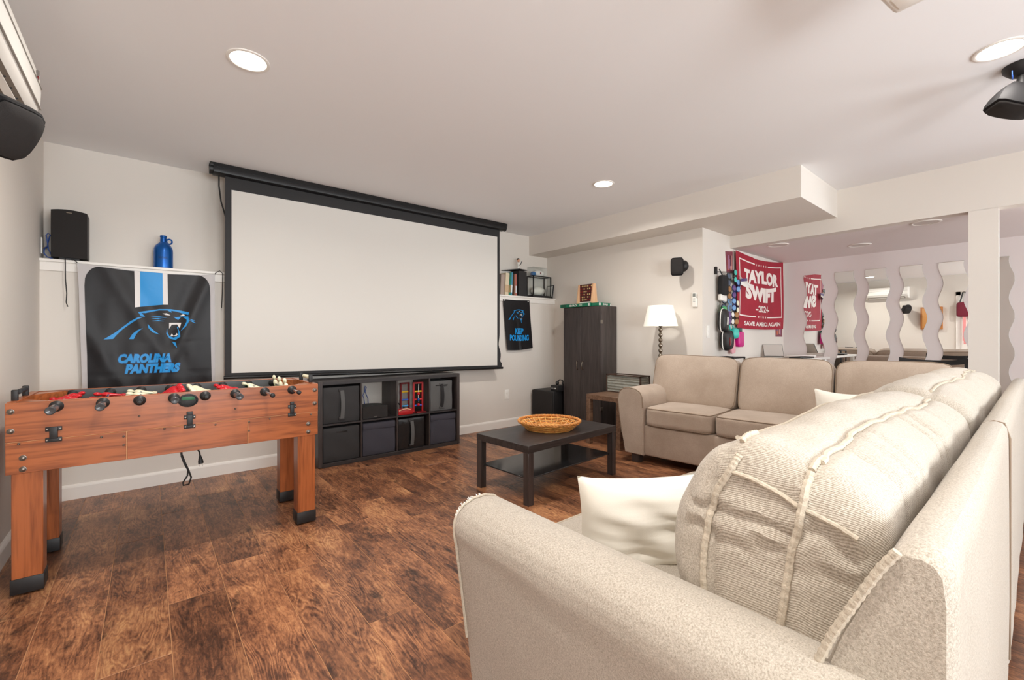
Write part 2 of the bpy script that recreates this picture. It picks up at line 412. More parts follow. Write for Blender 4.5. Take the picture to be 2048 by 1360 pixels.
PB={'band':[(-0.059,1.307),(-0.005,1.319),(0.062,1.334),(0.130,1.336),(0.188,1.328),(0.244,1.316),(0.238,1.295),(0.206,1.305),(0.165,1.319),(0.133,1.323),(0.137,1.309),(0.110,1.326),(0.062,1.324),(0.017,1.312),(-0.016,1.301),(-0.040,1.300),(-0.019,1.276),(-0.043,1.277)],'neck':[(-0.019,1.276),(-0.059,1.268),(-0.101,1.239),(-0.143,1.197),(-0.184,1.155),(-0.245,1.106),(-0.194,1.110),(-0.179,1.134),(-0.143,1.180),(-0.101,1.220),(-0.059,1.256)],'shoulder':[(-0.032,1.190),(-0.064,1.173),(-0.091,1.145),(-0.109,1.108),(-0.083,1.108),(-0.070,1.142),(-0.051,1.170)],'cheek':[(-0.005,1.221),(-0.001,1.190),(0.023,1.158),(0.064,1.142),(0.035,1.169),(0.014,1.192)],'w1':[(0.012,1.277),(0.062,1.280),(0.110,1.270),(0.062,1.270)],'w2':[(0.014,1.262),(0.056,1.266),(0.098,1.256),(0.056,1.257)],'w3':[(0.017,1.243),(0.056,1.251),(0.094,1.243),(0.056,1.242)],'nose':[(0.147,1.278),(0.165,1.276),(0.197,1.282),(0.176,1.254),(0.165,1.262)],'muzzle':[(0.197,1.283),(0.238,1.284),(0.243,1.247),(0.225,1.208),(0.188,1.166),(0.216,1.215),(0.228,1.247),(0.225,1.263),(0.212,1.272)],'mouth':[(0.108,1.192),(0.111,1.158),(0.122,1.132),(0.147,1.119),(0.172,1.129),(0.177,1.165),(0.168,1.200),(0.179,1.210),(0.176,1.187),(0.186,1.157),(0.188,1.126),(0.159,1.101),(0.124,1.112),(0.104,1.148)],'chin':[(0.138,1.088),(0.160,1.082),(0.169,1.040),(0.153,1.061)],'w4':[(0.241,1.267),(0.263,1.258),(0.283,1.253),(0.261,1.252)],'w5':[(0.241,1.255),(0.266,1.248),(0.289,1.230),(0.264,1.240)]}
PW={'eye':[(0.081,1.301),(0.107,1.304),(0.130,1.288),(0.101,1.290)],'eye2':[(0.187,1.289),(0.206,1.300),(0.219,1.293),(0.195,1.284)],'teeth':[(0.121,1.231),(0.194,1.233),(0.185,1.191),(0.176,1.207),(0.170,1.220),(0.137,1.218),(0.121,1.186)],'teeth2':[(0.129,1.130),(0.138,1.153),(0.145,1.135),(0.159,1.138),(0.166,1.154),(0.174,1.143),(0.162,1.129)]}
PO={'black':[(-0.327,0.764),(-0.329,0.994),(-0.340,1.393),(-0.342,1.485),(-0.330,1.556),(-0.313,1.588),(-0.284,1.620),(-0.194,1.612),(-0.080,1.605),(0.113,1.600),(0.314,1.611),(0.352,1.580),(0.366,1.547),(0.378,1.357),(0.384,1.052),(0.390,0.711)],'sl':[(-0.080,1.609),(-0.048,1.606),(-0.047,1.346),(-0.076,1.340)],'sb':[(-0.048,1.606),(0.082,1.605),(0.084,1.368),(-0.047,1.346)],'sr':[(0.082,1.605),(0.111,1.603),(0.114,1.369),(0.084,1.368)],'flag':[(-0.379,1.634),(-0.274,1.624),(-0.080,1.610),(0.113,1.605),(0.321,1.615),(0.410,1.627),(0.410,1.205),(0.412,0.710),(-0.354,0.766),(-0.370,1.457)],'t1':[(-0.171,1.007),(0.133,0.927)],'t2':[(-0.135,0.937),(0.188,0.848)]}
# ================================================================ STRUCTURE
fl_o = struct('floor', MB().box(XW-0.1, XB+0.1, YS-0.1, YN+0.2, -0.08, -0.0012), M['subfloor'])
PLK, PWD = 1.215, 0.2; plank_cache = {}
joints = {-2: 2.65, -1: 1.97, 0: 2.336, 1: 2.58, 2: 2.30, 3: 1.68, 4: 1.46}
for k in range(-4, 33):
    xa = max(XW, 0.065+k*PWD); xb = min(XB, 0.065+(k+1)*PWD)
    if xb-xa < 0.02: continue
    j = joints.get(k, random.uniform(0, PLK))
    y = j - PLK*math.ceil((j-YS)/PLK)
    while y < YN-0.01:
        ya, yb = max(y, YS), min(y+PLK, YN)
        if yb-ya > 0.02:
            key = (round(xb-xa, 3), round(yb-ya, 3))
            if key not in plank_cache:
                w, L = xb-xa-0.0021, yb-ya-0.0026
                o = MB().box(-w/2, w/2, -L/2, L/2, -0.008, 0, 0.0009, 1).build('plank', M['floor'], fl_o, local=True, smooth=False)
                plank_cache[key] = o
            else:
                o = plank_cache[key].copy(); C.objects.link(o); o.parent = fl_o
            o.location = ((xa+xb)/2, (ya+yb)/2, 0)
        y += PLK
struct('ceiling', MB().box(XW-0.1, XH+0.05, YS-0.1, YU+0.1, ZC, ZC+0.1), M['ceil'])
struct('wall_north', MB().box(XW-0.1, XE+0.1, YU, YU+0.1, 0, ZC+0.05), M['wall'])
struct('wall_north_lower', MB().box(XW, XE, YN, YU, 0, 1.632), M['wall'])
struct('trim_1', MB().box(XW, XE, 4.258, YU, 1.632, 1.652, 0.004).box(XW, XE, 4.272, YN, 1.572, 1.634, 0.004), M['white'])
struct('wall_west', MB().box(XW-0.1, XW, YS-0.1, YU+0.1, 0, ZC+0.05), M['wall'])
struct('wall_east', MB().box(XE, XB+0.1, YR, YU+0.1, 0, ZC+0.05), M['wall'])
struct('soffit', MB().box(XSF, XH, YSF, YU, ZSF, ZC), M['wall'])
struct('wall_header', MB().box(XH, XH+0.12, YS, YR, ZA, ZC).box(XH, XH+0.12, 0.211, 0.368, 0, ZA+0.001), M['wall'])
struct('ceiling_alcove', MB().box(XH+0.12, XB, YS, YR, ZA, ZA+0.1), M['wall_grey'])
struct('wall_alcove', MB().box(XB, XB+0.1, YS-0.1, YR, 0, ZA+0.15), M['wall_grey'])
b = MB()
wins = [(-0.3, 1.4), (2.25, 4.15), (5.2, 6.3)]  # last opening is added to let light into the alcove
b.box(XW, XB, YS-0.1, YS, 0, 0.7).box(XW, XB, YS-0.1, YS, 2.0, ZC+0.05)
xs = [XW, -0.3, 1.4, 2.25, 4.15, 5.2, 6.3, XB]
for i in (0, 2, 4, 6): b.box(xs[i], xs[i+1], YS-0.1, YS, 0.7, 2.0)
struct('wall_south', b, M['wall'])
for i, (a, c) in enumerate(wins):
    m_ = (a+c)/2
    f = struct('window_%d' % (i+1), MB().box(a, a+0.05, YS-0.08, YS-0.02, 0.7, 2).box(c-0.05, c, YS-0.08, YS-0.02, 0.7, 2).box(a, c, YS-0.08, YS-0.02, 0.7, 0.75).box(a, c, YS-0.08, YS-0.02, 1.95, 2).box(m_-0.025, m_+0.025, YS-0.08, YS-0.02, 0.7, 2), M['white'])
    for q0, q1 in ((a+0.05, m_-0.025), (m_+0.025, c-0.05)):
        MB().box(q0, q1, YS-0.053, YS-0.047, 0.75, 1.95).build('pane', M['glass'], f, smooth=False)
def base_prof(y): return [(0, 0), (0.016, 0), (0.016, 0.082), (0.012, 0.092), (0.006, 0.1), (0, 0.102)]
def baseboard(name, p, q, out):
    p, q, out = Vector(p), Vector(q), Vector(out)
    pr = base_prof(0)
    struct(name, MB().ring_loft([[e+out*a+Vector((0, 0, z)) for a, z in pr] for e in (p, q)]), M['white'])
baseboard('baseboard_north', (XW, YN, 0), (XE, YN, 0), (0, -1, 0))
baseboard('baseboard_west', (XW, 1.24, 0), (XW, YN, 0), (1, 0, 0))
baseboard('baseboard_east', (XE, YR, 0), (XE, YN, 0), (-1, 0, 0))
baseboard('baseboard_return', (XE, YR, 0), (XB, YR, 0), (0, -1, 0))
baseboard('baseboard_alcove', (XB, YS, 0), (XB, YR, 0), (-1, 0, 0))
# door on the west wall (seen in the wavy mirrors)
d = struct('door_1', MB().box(XW, XW+0.02, 0.3, 1.12, 0.01, 2.03, 0.003), M['white'])
for z0, z1 in ((0.2, 0.9), (1.05, 1.85)):
    for y0, y1 in ((0.40, 0.67), (0.75, 1.02)):
        MB().box(XW+0.02, XW+0.026, y0, y1, z0, z1, 0.005).build('door_panel', M['white'], d, smooth=False)
MB().cyl((XW+0.02, 0.38, 0.98), (XW+0.05, 0.38, 0.98), 0.012).ball((XW+0.07, 0.38, 0.98), 0.028).build('door_knob', M['nickel'], d)
struct('trim_2', MB().box(XW, XW+0.018, 0.22, 0.3, 0, 2.11, 0.004).box(XW, XW+0.018, 1.12, 1.2, 0, 2.11, 0.004).box(XW, XW+0.018, 0.22, 1.2, 2.03, 2.11, 0.004), M['white'])

# ================================================================ LIGHTS
def downlight(x, y, z, lit, label, r=0.094, power=None, group=None):
    t = thing('recessed_light', label, 'ceiling light', (x, y, z), 0, group)
    b = MB(); n = 40
    prof = [(r, 0), (r, -0.004), (r*0.93, -0.007), (r*0.84, -0.005), (r*0.8, 0.0)]
    b.ring_loft([[(R*math.cos(2*PI*i/n), R*math.sin(2*PI*i/n), h) for R, h in prof] for i in range(n)], cap=False, close=True)
    b.build('trim_ring', M['white'], t, local=True)
    b = MB(); b.lathe([(r*0.8, -0.001), (r*0.8, -0.003), (0.0, -0.0035)], seg=n)
    b.build('diffuser', M['bulb'] if lit else M['off_diff'], t, local=True)
    if lit:
        l = area('downlight_glow', (0, 0, -0.012), (0, 0, 0), r*1.5, 0, power or LAMP_W, (1, 0.95, 0.885), 'DISK'); l.parent = t
        l.data.spread = math.radians(160)
    return t
downlight(0.379, 2.493, ZC, True, 'lit round downlight in the ceiling above the foosball table')
downlight(3.11, 2.485, ZC, True, 'lit round downlight in the ceiling in front of the soffit')
downlight(3.106, 0.128, ZC, True, 'lit round downlight beside the black ceiling speaker at upper right', power=LAMP_W*0.6)
downlight(0.379, 0.128, ZC, True, 'lit round downlight in the ceiling near the door, above the viewer', power=LAMP_W*1.2)
downlight(5.13, 1.785, ZA, False, 'unlit round downlight in the alcove ceiling nearest the maroon flag', r=0.1)
downlight(5.80, 1.236, ZA, False, 'unlit round downlight in the alcove ceiling nearest the mirror wall', r=0.1)
downlight(5.10, 0.633, ZA, False, 'unlit round downlight in the alcove ceiling nearest the white post', r=0.1)

# ================================================================ PROJECTOR SCREEN
t = thing('projector_screen', 'pull-down projector screen with black borders hanging from the ceiling', 'screen', (1.86, 4.15, ZC))
b = MB(); prof = [(4.10, ZC), (4.10, ZC-0.012), (4.096, ZC-0.05), (4.10, ZC-0.072), (4.115, ZC-0.08), (4.19, ZC-0.08), (4.2, ZC-0.07), (4.2, ZC)]
b.ring_loft([[(x, y, z) for y, z in prof] for x in (0.39, 3.30)]); b.box(0.41, 3.28, 4.094, 4.098, ZC-0.038, ZC-0.03)
b.build('housing', M['housing'], t)
for x0, x1 in ((0.366, 0.395), (3.295, 3.325)):
    MB().cyl(((x0), 4.15, ZC-0.042), (x1, 4.15, ZC-0.042), 0.04, seg=20).box(x0, x1, 4.10, 4.2, ZC-0.03, ZC, 0.004).build('end_cap', M['black'], t)
Ys = 4.15
zb = lambda x: 0.80+(0.755-0.80)*(x-0.47)/(3.25-0.47)
edgeR = lambda z: 3.243 + (0.022*math.exp(-((z-0.93)/0.09)**2) - 0.02*math.exp(-((z-1.02)/0.08)**2)) + (0.03 if z < 0.83 else 0)
def scr(u, v):
    z = ZC-0.08 + v*(zb(0.47)-(ZC-0.08)); zr = ZC-0.08+v*(zb(3.25)-(ZC-0.08))
    x = 0.469+u*(edgeR(zr)-0.469)
    return (x, Ys+0.004*math.sin(3*u), z+(zr-z)*u)
MB().grid(scr, 24, 60).build('border_fabric', M['screen_black'], t)
def img(u, v):
    zt = 2.304+0.016*u; zbm = 0.835-0.048*u
    return (0.513+u*(3.205-0.513), Ys-0.003+0.004*math.sin(3*(0.016+u*0.97)), zt+(zbm-zt)*v)
MB().grid(img, 24, 12).build('projection_surface', M['screen'], t)
b = MB(); b.tube([(0.46, Ys-0.004, zb(0.46)), (3.285, Ys-0.004, zb(3.285))], 0.014, 10); b.build('bottom_bar', M['housing'], t)
MB().tube([(0.43, 4.16, ZC-0.078), (0.43, 4.16, 2.32), (0.445, 4.17, 2.2), (0.478, 4.19, 2.09), (0.49, 4.22, 2.0), (0.49, 4.25, 1.7)], 0.0055).build('power_cord', M['black_cord'], t)

# ================================================================ FOOSBALL TABLE
t = thing('foosball_table', 'cherry wood foosball table with rods, red and cream players', 'foosball table', (0.16, 3.1, 0))
FX0, FX1, FY0, FY1, FB, FS, FT = -0.472, 0.797, 2.82, 3.38, 0.53, 0.667, 0.838
b = MB().box(FX0, FX1, FY0, FY0+0.025, FS+0.0015, FT, 0.0015, 1)
b.build('front_apron', M['foos_x'], t)
for x0, x1 in ((FX0, -0.082), (-0.080, 0.425), (0.427, FX1)):
    MB().box(x0+0.0008, x1-0.0008, FY0+0.001, FY0+0.025, FB, FS-0.001, 0.0015, 1).build('lower_panel', M['foos_x'], t)
MB().box(FX0+0.001, FX1-0.001, FY0+0.003, FY0+0.02, FS-0.002, FS+0.0025).build('panel_joint', M['foos_edge'], t)
for x in (-0.081, 0.426): MB().box(x-0.0018, x+0.0018, FY0+0.0008, FY0+0.02, FB, FS-0.001).build('panel_joint', M['foos_edge'], t)
MB().box(FX0, FX1, FY1-0.025, FY1, FB, FT, 0.0015, 1).build('rear_apron', M['foos_x'], t)
MB().box(FX0+0.06, FX1-0.06, FY1-0.031, FY1-0.0251, 0.68, FT-0.002).build('rear_lining', M['grey_in'], t)
for x0, x1 in ((FX0+0.001, FX0+0.03), (FX1-0.03, FX1-0.001)):
    MB().box(x0, x1, FY0+0.025, FY1-0.025, FB, FT+0.002, 0.0015, 1).build('end_panel', M['foos_x'], t)
for sx, xe in ((1, FX0+0.03), (-1, FX1-0.03)):
    for yc, sy in ((FY0+0.026, 1), (FY1-0.032, -1)):
        MB().poly([(xe, yc, 0.70), (xe+sx*0.11, yc, 0.70), (xe, yc+sy*0.15, 0.70)], (0, 0, FT-0.703)).build('corner_ramp', M['foos_x'], t, smooth=False)
MB().box(FX0+0.03, FX1-0.03, FY0+0.025, FY1-0.025, 0.68, 0.69).build('playfield', M['green_field'], t)
MB().box(FX0+0.03, FX1-0.03, FY0+0.025, FY1-0.025, FB+0.01, FB+0.02).build('underside', M['kallax'], t)
def leg(x0, x1, y0, y1):
    MB().box(x0, x1, y0, y1, 0.07, FB+0.005, 0.002, 1).build('leg', M['foos_z'], t)
    MB().box(x0-0.004, x1+0.004, y0-0.004, y1+0.004, 0.008, 0.075, 0.003).cyl(((x0+x1)/2, (y0+y1)/2, 0), ((x0+x1)/2, (y0+y1)/2, 0.012), 0.022).build('leg_foot', M['black'], t)
for x0, x1 in ((-0.455, -0.36), (0.684, 0.782)):
    for y0, y1 in ((FY0+0.006, FY0+0.1), (FY1-0.1, FY1-0.006)): leg(x0, x1, y0, y1)
def player(b, mtx):
    # one moulded figure, feet down, rod through the chest at the origin
    pts = [((0, 0, 0.046), 0.0125, 0.0125, 0.014)]
    for c, rx, ry, rz in pts: b.ball(Vector(c), rx, ry, rz, 10, None)
def player_mesh():
    b = MB()
    prof = [(0.0, -0.07), (0.008, -0.069), (0.0105, -0.06), (0.0095, -0.045), (0.010, -0.03), (0.0135, -0.012), (0.0165, 0.006), (0.0155, 0.02), (0.010, 0.027), (0.0065, 0.031), (0.011, 0.036), (0.0135, 0.045), (0.0115, 0.055), (0.005, 0.0605), (0, 0.061)]
    b.lathe(prof, seg=12, cap=True, sx=1.25, sy=0.8)
    b.box(-0.013, 0.013, -0.010, 0.016, -0.072, -0.052, 0.003)
    return b
player_cache = {}
ROD_Z = 0.812
rods = [(-0.318, 'red', 3, 75, 'grip'), (-0.165, 'red', 2, -82, 'grip'), (-0.033, 'cream', 3, -80, 'cap'), (0.100, 'red', 5, 60, 'grip'), (0.231, 'cream', 5, -68, 'cap'), (0.366, 'red', 3, -75, 'grip'), (0.509, 'cream', 2, -70, 'cap'), (0.651, 'cream', 3, -12, 'cap')]
for i, (rx, colr, npl, ang, end) in enumerate(rods):
    out = (0.16, 0.16, 0.07, 0.11, 0.06, 0.15, 0.20, 0.15)[i]
    y0 = FY0-out
    rod = MB().cyl((rx, y0, ROD_Z), (rx, FY1+0.12, ROD_Z), 0.0075, seg=12).build('rod', M['chrome'], t)
    if end == 'grip':
        MB().lathe([(0.010, 0), (0.0155, 0.006), (0.014, 0.03), (0.0135, 0.06), (0.0165, 0.085), (0.0175, 0.1), (0.014, 0.103), (0.002, 0.1)], (rx, y0+0.095, ROD_Z), 18, (0, -1, 0)).build('handle', colm('smoky_grip', 66, 66, 68, 0.22), rod)
    else:
        MB().lathe([(0.009, 0), (0.0115, 0.004), (0.012, 0.016), (0.008, 0.022), (0.001, 0.024)], (rx, y0+0.004, ROD_Z), 14, (0, -1, 0)).build('rod_cap', M['black'], rod)
    for yy, dr in ((FY0, -1), (FY1-0.031, -1)):
        MB().lathe([(0.0245, 0), (0.0245, 0.004), (0.018, 0.010), (0.0125, 0.016), (0.009, 0.016)], (rx, yy, ROD_Z), 20, (0, dr, 0)).build('rod_bushing', M['black'], t)
    mcol = M['red'] if colr == 'red' else M['plastic_cream']
    for j in range(npl):
        yy = FY0+0.06+(FY1-FY0-0.12)*(j+0.5)/npl
        pm = Matrix.Translation((rx, yy, ROD_Z)) @ Matrix.Rotation(math.radians(ang), 4, 'Y') @ Matrix.Rotation(PI/2, 4, 'Z')
        b = player_mesh(); bmesh.ops.transform(b.bm, matrix=pm, verts=b.bm.verts); b.build('player', mcol, rod)
def bolt(x, z, r=0.010):
    MB().lathe([(r*1.25, 0), (r*1.2, 0.0015), (r, 0.002), (r*0.9, 0.005), (r*0.5, 0.0075), (0.0005, 0.008)], (x, FY0+0.0005, z), 14, (0, -1, 0)).build('bolt', M['bronze'], t)
for x, z in ((-0.456, 0.801), (-0.456, 0.717), (-0.42, 0.597), (-0.42, 0.548), (0.742, 0.600), (0.742, 0.552), (0.778, 0.801), (0.778, 0.720)): bolt(x, z)
for x, z in ((-0.432, 0.66), (-0.035, 0.735), (-0.17, 0.652), (-0.092, 0.644), (-0.092, 0.602), (0.062, 0.660), (0.18, 0.655), (0.432, 0.650), (0.432, 0.60), (0.366, 0.730), (0.276, 0.654), (0.535, 0.655), (0.756, 0.655)): bolt(x, z, 0.0042)
def latch(x, z, w):
    f = MB()
    f.box(x-w, x+w, FY0-0.006, FY0, z+0.014, z+0.034, 0.002).box(x-w, x+w, FY0-0.006, FY0, z-0.034, z-0.014, 0.002)
    f.box(x-w*0.5, x+w*0.5, FY0-0.010, FY0-0.003, z-0.02, z+0.034, 0.002)
    o = f.build('latch', M['black'], t)
    for sx in (-1, 1):
        for zz in (z+0.024, z-0.024): MB().cyl((x+sx*w*0.78, FY0-0.008, zz), (x+sx*w*0.78, FY0-0.004, zz), 0.0032, seg=8).build('screw', M['steel'], o)
latch(-0.326, 0.688, 0.0265); latch(0.165, 0.684, 0.024); latch(0.651, 0.69, 0.022)
MB().box(0.152, 0.178, FY0-0.009, FY0, 0.715, 0.737, 0.002).build('latch_hook', M['black'], t)
MB().box(0.640, 0.662, FY0-0.009, FY0, 0.722, 0.742, 0.002).build('latch_hook', M['black'], t)
b = MB(); n = 28
b.ring_loft([[(0.158+(0.043+dr)*math.cos(2*PI*i/n), FY0-h, 0.795+(0.034+dr)*math.sin(2*PI*i/n)) for dr, h in ((0, 0), (0, 0.006), (-0.006, 0.008), (-0.008, 0.002))] for i in range(n)], cap=False, close=True)
o = b.build('ball_entry', M['black'], t)
MB().lathe([(0.039, 0), (0.036, 0.0012), (0, 0.0013)], (0.158, FY0, 0.795), 28, (0, -1, 0), sx=1, sy=0.82).build('entry_cup', M['black'], o)
MB().box(0.131, 0.185, FY0-0.0035, FY0-0.001, 0.797, 0.814, 0.001).build('entry_slot', M['green_field'], o)
for xe, beads, s in ((FX0+0.004, 0, 1), (FX1-0.03, 8, 1)):
    MB().box(xe, xe+0.022, 3.12, 3.138, FT, FT+0.05, 0.004).build('score_bracket', M['black'], t)
    o = MB().box(xe, xe+0.022, 2.90, 2.918, FT, FT+0.05, 0.004).build('score_bracket', M['black'], t)
    MB().cyl((xe+0.011, 2.91, FT+0.034), (xe+0.011, 3.13, FT+0.034), 0.004, seg=10).build('score_rod', M['chrome'], o)
    if beads:
        for k in range(10): MB().cyl((xe+0.011, 2.919+k*0.0138, FT+0.034), (xe+0.011, 2.9325+k*0.0138, FT+0.034), 0.0115, seg=14).build('score_bead', M['plastic_cream'], o)
    else:
        for k in range(10): MB().cyl((xe+0.011, 2.985+k*0.0128, FT+0.034), (xe+0.011, 2.9975+k*0.0128, FT+0.034), 0.0115, seg=14).build('score_bead', M['black'], o)
# hanging power cord
b = MB()
cx, cy = 0.165, 3.0
b.tube([(cx-0.03, cy, FB+0.02), (cx-0.025, cy, 0.48), (cx-0.01, cy, 0.43), (cx+0.005, cy-0.01, 0.39), (cx+0.016, cy-0.01, 0.35), (cx+0.006, cy-0.01, 0.315), (cx-0.018, cy, 0.31), (cx-0.02, cy, 0.325), (cx, cy, 0.36), (cx+0.003, cy, 0.39), (cx-0.014, cy, 0.43), (cx-0.026, cy, 0.47), (cx-0.033, cy, FB+0.02)], 0.0042)
b.tube([(cx+0.035, cy+0.02, FB+0.02), (cx+0.04, cy+0.02, 0.51), (cx+0.056, cy+0.02, 0.475), (cx+0.058, cy+0.02, 0.455)], 0.0042)
o = b.build('power_cord', M['black_cord'], t)
MB().lathe([(0.005, 0), (0.007, 0.008), (0.012, 0.03), (0.013, 0.045), (0.002, 0.046)], (cx+0.058, cy+0.02, 0.457), 12, (0.1, 0, -1)).build('plug', M['black'], o)
for dx in (-0.006, 0.006): MB().box(cx+0.063+dx-0.001, cx+0.063+dx+0.001, cy+0.017, cy+0.023, 0.395, 0.412).build('prong', M['steel'], o, smooth=False)

# ================================================================ CUBE SHELF
t = thing('cube_shelf', 'low black-brown cube shelf of eight cubbies under the projector screen', 'shelf', (1.82, 4.1, 0))
KY0, KY1, KX0, KX1, KT = 3.925, 4.268, 1.112, 2.532, 0.742
cols = [1.112, 1.147, 1.478, 1.492, 1.823, 1.837, 2.168, 2.182, 2.497, 2.532]
for x0, x1 in ((cols[0], cols[1]), (cols[8], cols[9])): MB().box(x0, x1, KY0, KY1, 0.004, KT, 0.0015, 1).build('side_panel', M['dark_cab'], t)
for z0, z1 in ((0.0, 0.034), (KT-0.034, KT)): MB().box(cols[1], cols[8], KY0, KY1, z0, z1, 0.0015, 1).build('horizontal_panel', M['kallax'], t)
for a in (2, 4, 6): MB().box(cols[a], cols[a+1], KY0+0.001, KY1, 0.034, KT-0.034, 0.001, 1).build('divider', M['dark_cab'], t)
for a in range(4): MB().box(cols[1+2*a], cols[2+2*a], KY0+0.001, KY1, 0.355, 0.369, 0.001, 1).build('shelf_board', M['kallax'], t)
def bin_(c0, c1, row, mk, label, kind, dx=0.0, rz=0.0, h=None):
    z0 = 0.369 if row else 0.034; z1 = KT-0.034 if row else 0.355
    x0, x1 = c0+0.008, c1-0.008; h = h or (z1-z0-0.022)
    cx = (x0+x1)/2+dx
    o = thing('storage_bin', label, 'bin', (cx, KY0+0.02, z0), rz, 'fabric bins in the cube shelf')
    w = (x1-x0)/2-abs(dx)
    b = MB().box(-w, w, 0, 0.28, 0.001, h, 0.008, 2)
    bmesh.ops.subdivide_edges(b.bm, edges=[e for e in b.bm.edges if e.calc_length() > 0.1], cuts=5, use_grid_fill=True)
    for v in b.bm.verts:
        if v.co.y < 0.02: v.co.y += 0.006*math.sin(v.co.x*23+v.co.z*11+dx*300)*math.sin(v.co.z*19)-0.004
    b.build('bin_body', M[mk], o, local=True)
    if kind == 'strap':
        b = MB(); b.grid(lambda u, v: ((u-0.5)*0.034+0.006*math.sin(3*v), -0.012-0.010*math.sin(PI*v), h*0.9-v*h*0.78), 3, 12)
        b.build('strap', M['nonwoven_grey' if mk != 'nonwoven_grey' else 'black_matte'], o, local=True, solid=0.003)
        for zz in (h*0.9, h*0.12): MB().box(-0.028, 0.028, -0.013, -0.002, zz-0.012, zz+0.012, 0.003).build('strap_tab', M[mk], o, local=True)
        if mk == 'nonwoven_grey': MB().box(-w*0.55, w*0.55, -0.012, -0.003, h*0.84, h*0.87, 0.002).build('top_fold', M['black_matte'], o, local=True)
    elif kind == 'slot':
        MB().box(-0.05, 0.05, -0.010, 0.002, h*0.84, h*0.91, 0.004).build('hand_slot', M['black'], o, local=True)
    elif kind == 'fold':
        MB().box(-w*0.99, w*0.99, -0.010, 0.0, h*0.80, h*0.985, 0.006).build('folded_rim', M[mk], o, local=True)
    return o
bin_(cols[1], cols[2], 1, 'nonwoven_black', 'black fabric bin with long front strap, top left cubby', 'strap')
bin_(cols[1], cols[2], 0, 'nonwoven_black', 'black bin with oblong hand slot, bottom left cubby', 'slot')
bin_(cols[3], cols[4], 0, 'nonwoven_navy', 'slate fabric bin under the black centre speaker', 'fold')
bin_(cols[5], cols[6], 0, 'shiny_black', 'glossy black bin with grey strap under the red ladder toys', 'strap', dx=-0.018)
bin_(cols[7], cols[8], 1, 'nonwoven_grey', 'grey fabric bin with black strap, top right cubby', 'strap', dx=-0.02, h=0.305)
bin_(cols[7], cols[8], 0, 'nonwoven_navy', 'slate fabric bin with wrinkled folded rim, bottom right cubby', 'fold')
t = thing('centre_speaker', 'wide black centre speaker lying in the second cubby', 'speaker', (1.6, 4.0, 0.369))
b = MB(); pr = []
for i in range(13): a = -1+2*i/12; pr.append((1.622+a*0.122, 0.372+0.118-0.010*a*a))
pts = [(1.502, 0.372)]+[(x, z) for x, z in pr]+[(1.744, 0.372)]
b.poly([(x, 3.955, z) for x, z in pts], (0, 0.16, 0)); b.build('cabinet', M['black'], t, smooth=False)
b = MB(); b.poly([(1.622+(x-1.622)*0.97, 3.947, 0.43+(z-0.43)*0.96) for x, z in pts], (0, 0.007, 0)); b.build('grille', M['grille'], t, smooth=False)
MB().box(1.609, 1.635, 3.944, 3.947, 0.385, 0.39).build('badge', M['steel'], t)
t = tag(MB().tube([(1.64, 4.23, 0.40), (1.625, 4.235, 0.52), (1.615, 4.24, 0.555), (1.64, 4.24, 0.60), (1.652, 4.24, 0.63), (1.638, 4.24, 0.645), (1.632, 4.24, 0.61), (1.645, 4.24, 0.57), (1.665, 4.235, 0.52), (1.67, 4.235, 0.40)], 0.0035).build('cable', M['cable_blue'], None), 'thin blue cable looped behind the centre speaker', 'cable')
def ladder(x, y, rz, label, cols3, mred):
    t = thing('ladder_toy', label, 'toy', (x, y, 0.3695), rz, 'ladder toss frames')
    for sx in (-0.045, 0.045): MB().box(sx-0.009, sx+0.009, -0.01, 0.01, 0, 0.30, 0.002, 1).build('upright', M[mred], t, local=True)
    MB().box(-0.054, 0.054, -0.01, 0.01, 0.287, 0.303, 0.002, 1).build('crossbar', M[mred], t, local=True)
    for (r, g, bl), z in zip(cols3, (0.21, 0.13, 0.07)): MB().cyl((-0.045, 0, z), (0.045, 0, z), 0.008, seg=10).build('rung', colm('rung_%d_%d_%d' % (r, g, bl), r, g, bl, 0.4), t, local=True)
ladder(1.965, 4.05, 0.1, 'dark red ladder frame with yellow and blue rungs, left in its cubby', [(228, 190, 40), (40, 90, 190), (60, 150, 210)], 'dark_red')
ladder(2.085, 4.0, -0.15, 'bright red ladder frame with dangling cord, right in its cubby', [(228, 190, 40), (205, 30, 34), (40, 90, 200)], 'red_wood')
t = thing('bola', 'white cord with red and blue balls hung on the red ladder frame', 'toy', (2.085, 3.98, 0.60))
MB().tube([(2.085, 3.985, 0.655), (2.08, 3.98, 0.60), (2.078, 3.98, 0.54), (2.082, 3.98, 0.48)], 0.003).build('cord', M['plastic_white'], t)
for z, cc in ((0.56, 'red'), (0.50, 'blue_metal'), (0.45, 'red')): MB().ball((2.079, 3.978, z), 0.015, seg=12).build('ball', M[cc], t)
t = thing('game_tray', 'red game tray with pale strap in front of the ladder toys', 'toy', (1.93, 3.98, 0.3695))
MB().box(1.845, 2.0, 3.935, 4.02, 0.370, 0.42, 0.006).build('tray', M['red_wood'], t)
MB().box(1.84, 1.99, 3.93, 4.0, 0.42, 0.426, 0.002).build('lid', M['red'], t)
MB().tube([(1.85, 3.932, 0.415), (1.89, 3.93, 0.428), (1.93, 3.93, 0.43), (1.975, 3.93, 0.415)], 0.004).build('strap', colm('tan_strap', 214, 178, 140), t)
t = tag(MB().box(-0.09, 0.09, -0.006, 0.006, 0, 0.012, mtx=Matrix.Translation((1.925, 4.12, 0.455)) @ Matrix.Rotation(math.radians(38), 4, 'Y')).build('folding_rod', M['black'], None), 'black folding leg leaning behind the red game tray', 'toy')
t = tag(MB().box(2.045, 2.15, 3.94, 4.0, 0.3695, 0.382, 0.003).build('game_board', M['dark_red'], None), 'flat dark red board beside the red game tray', 'toy')
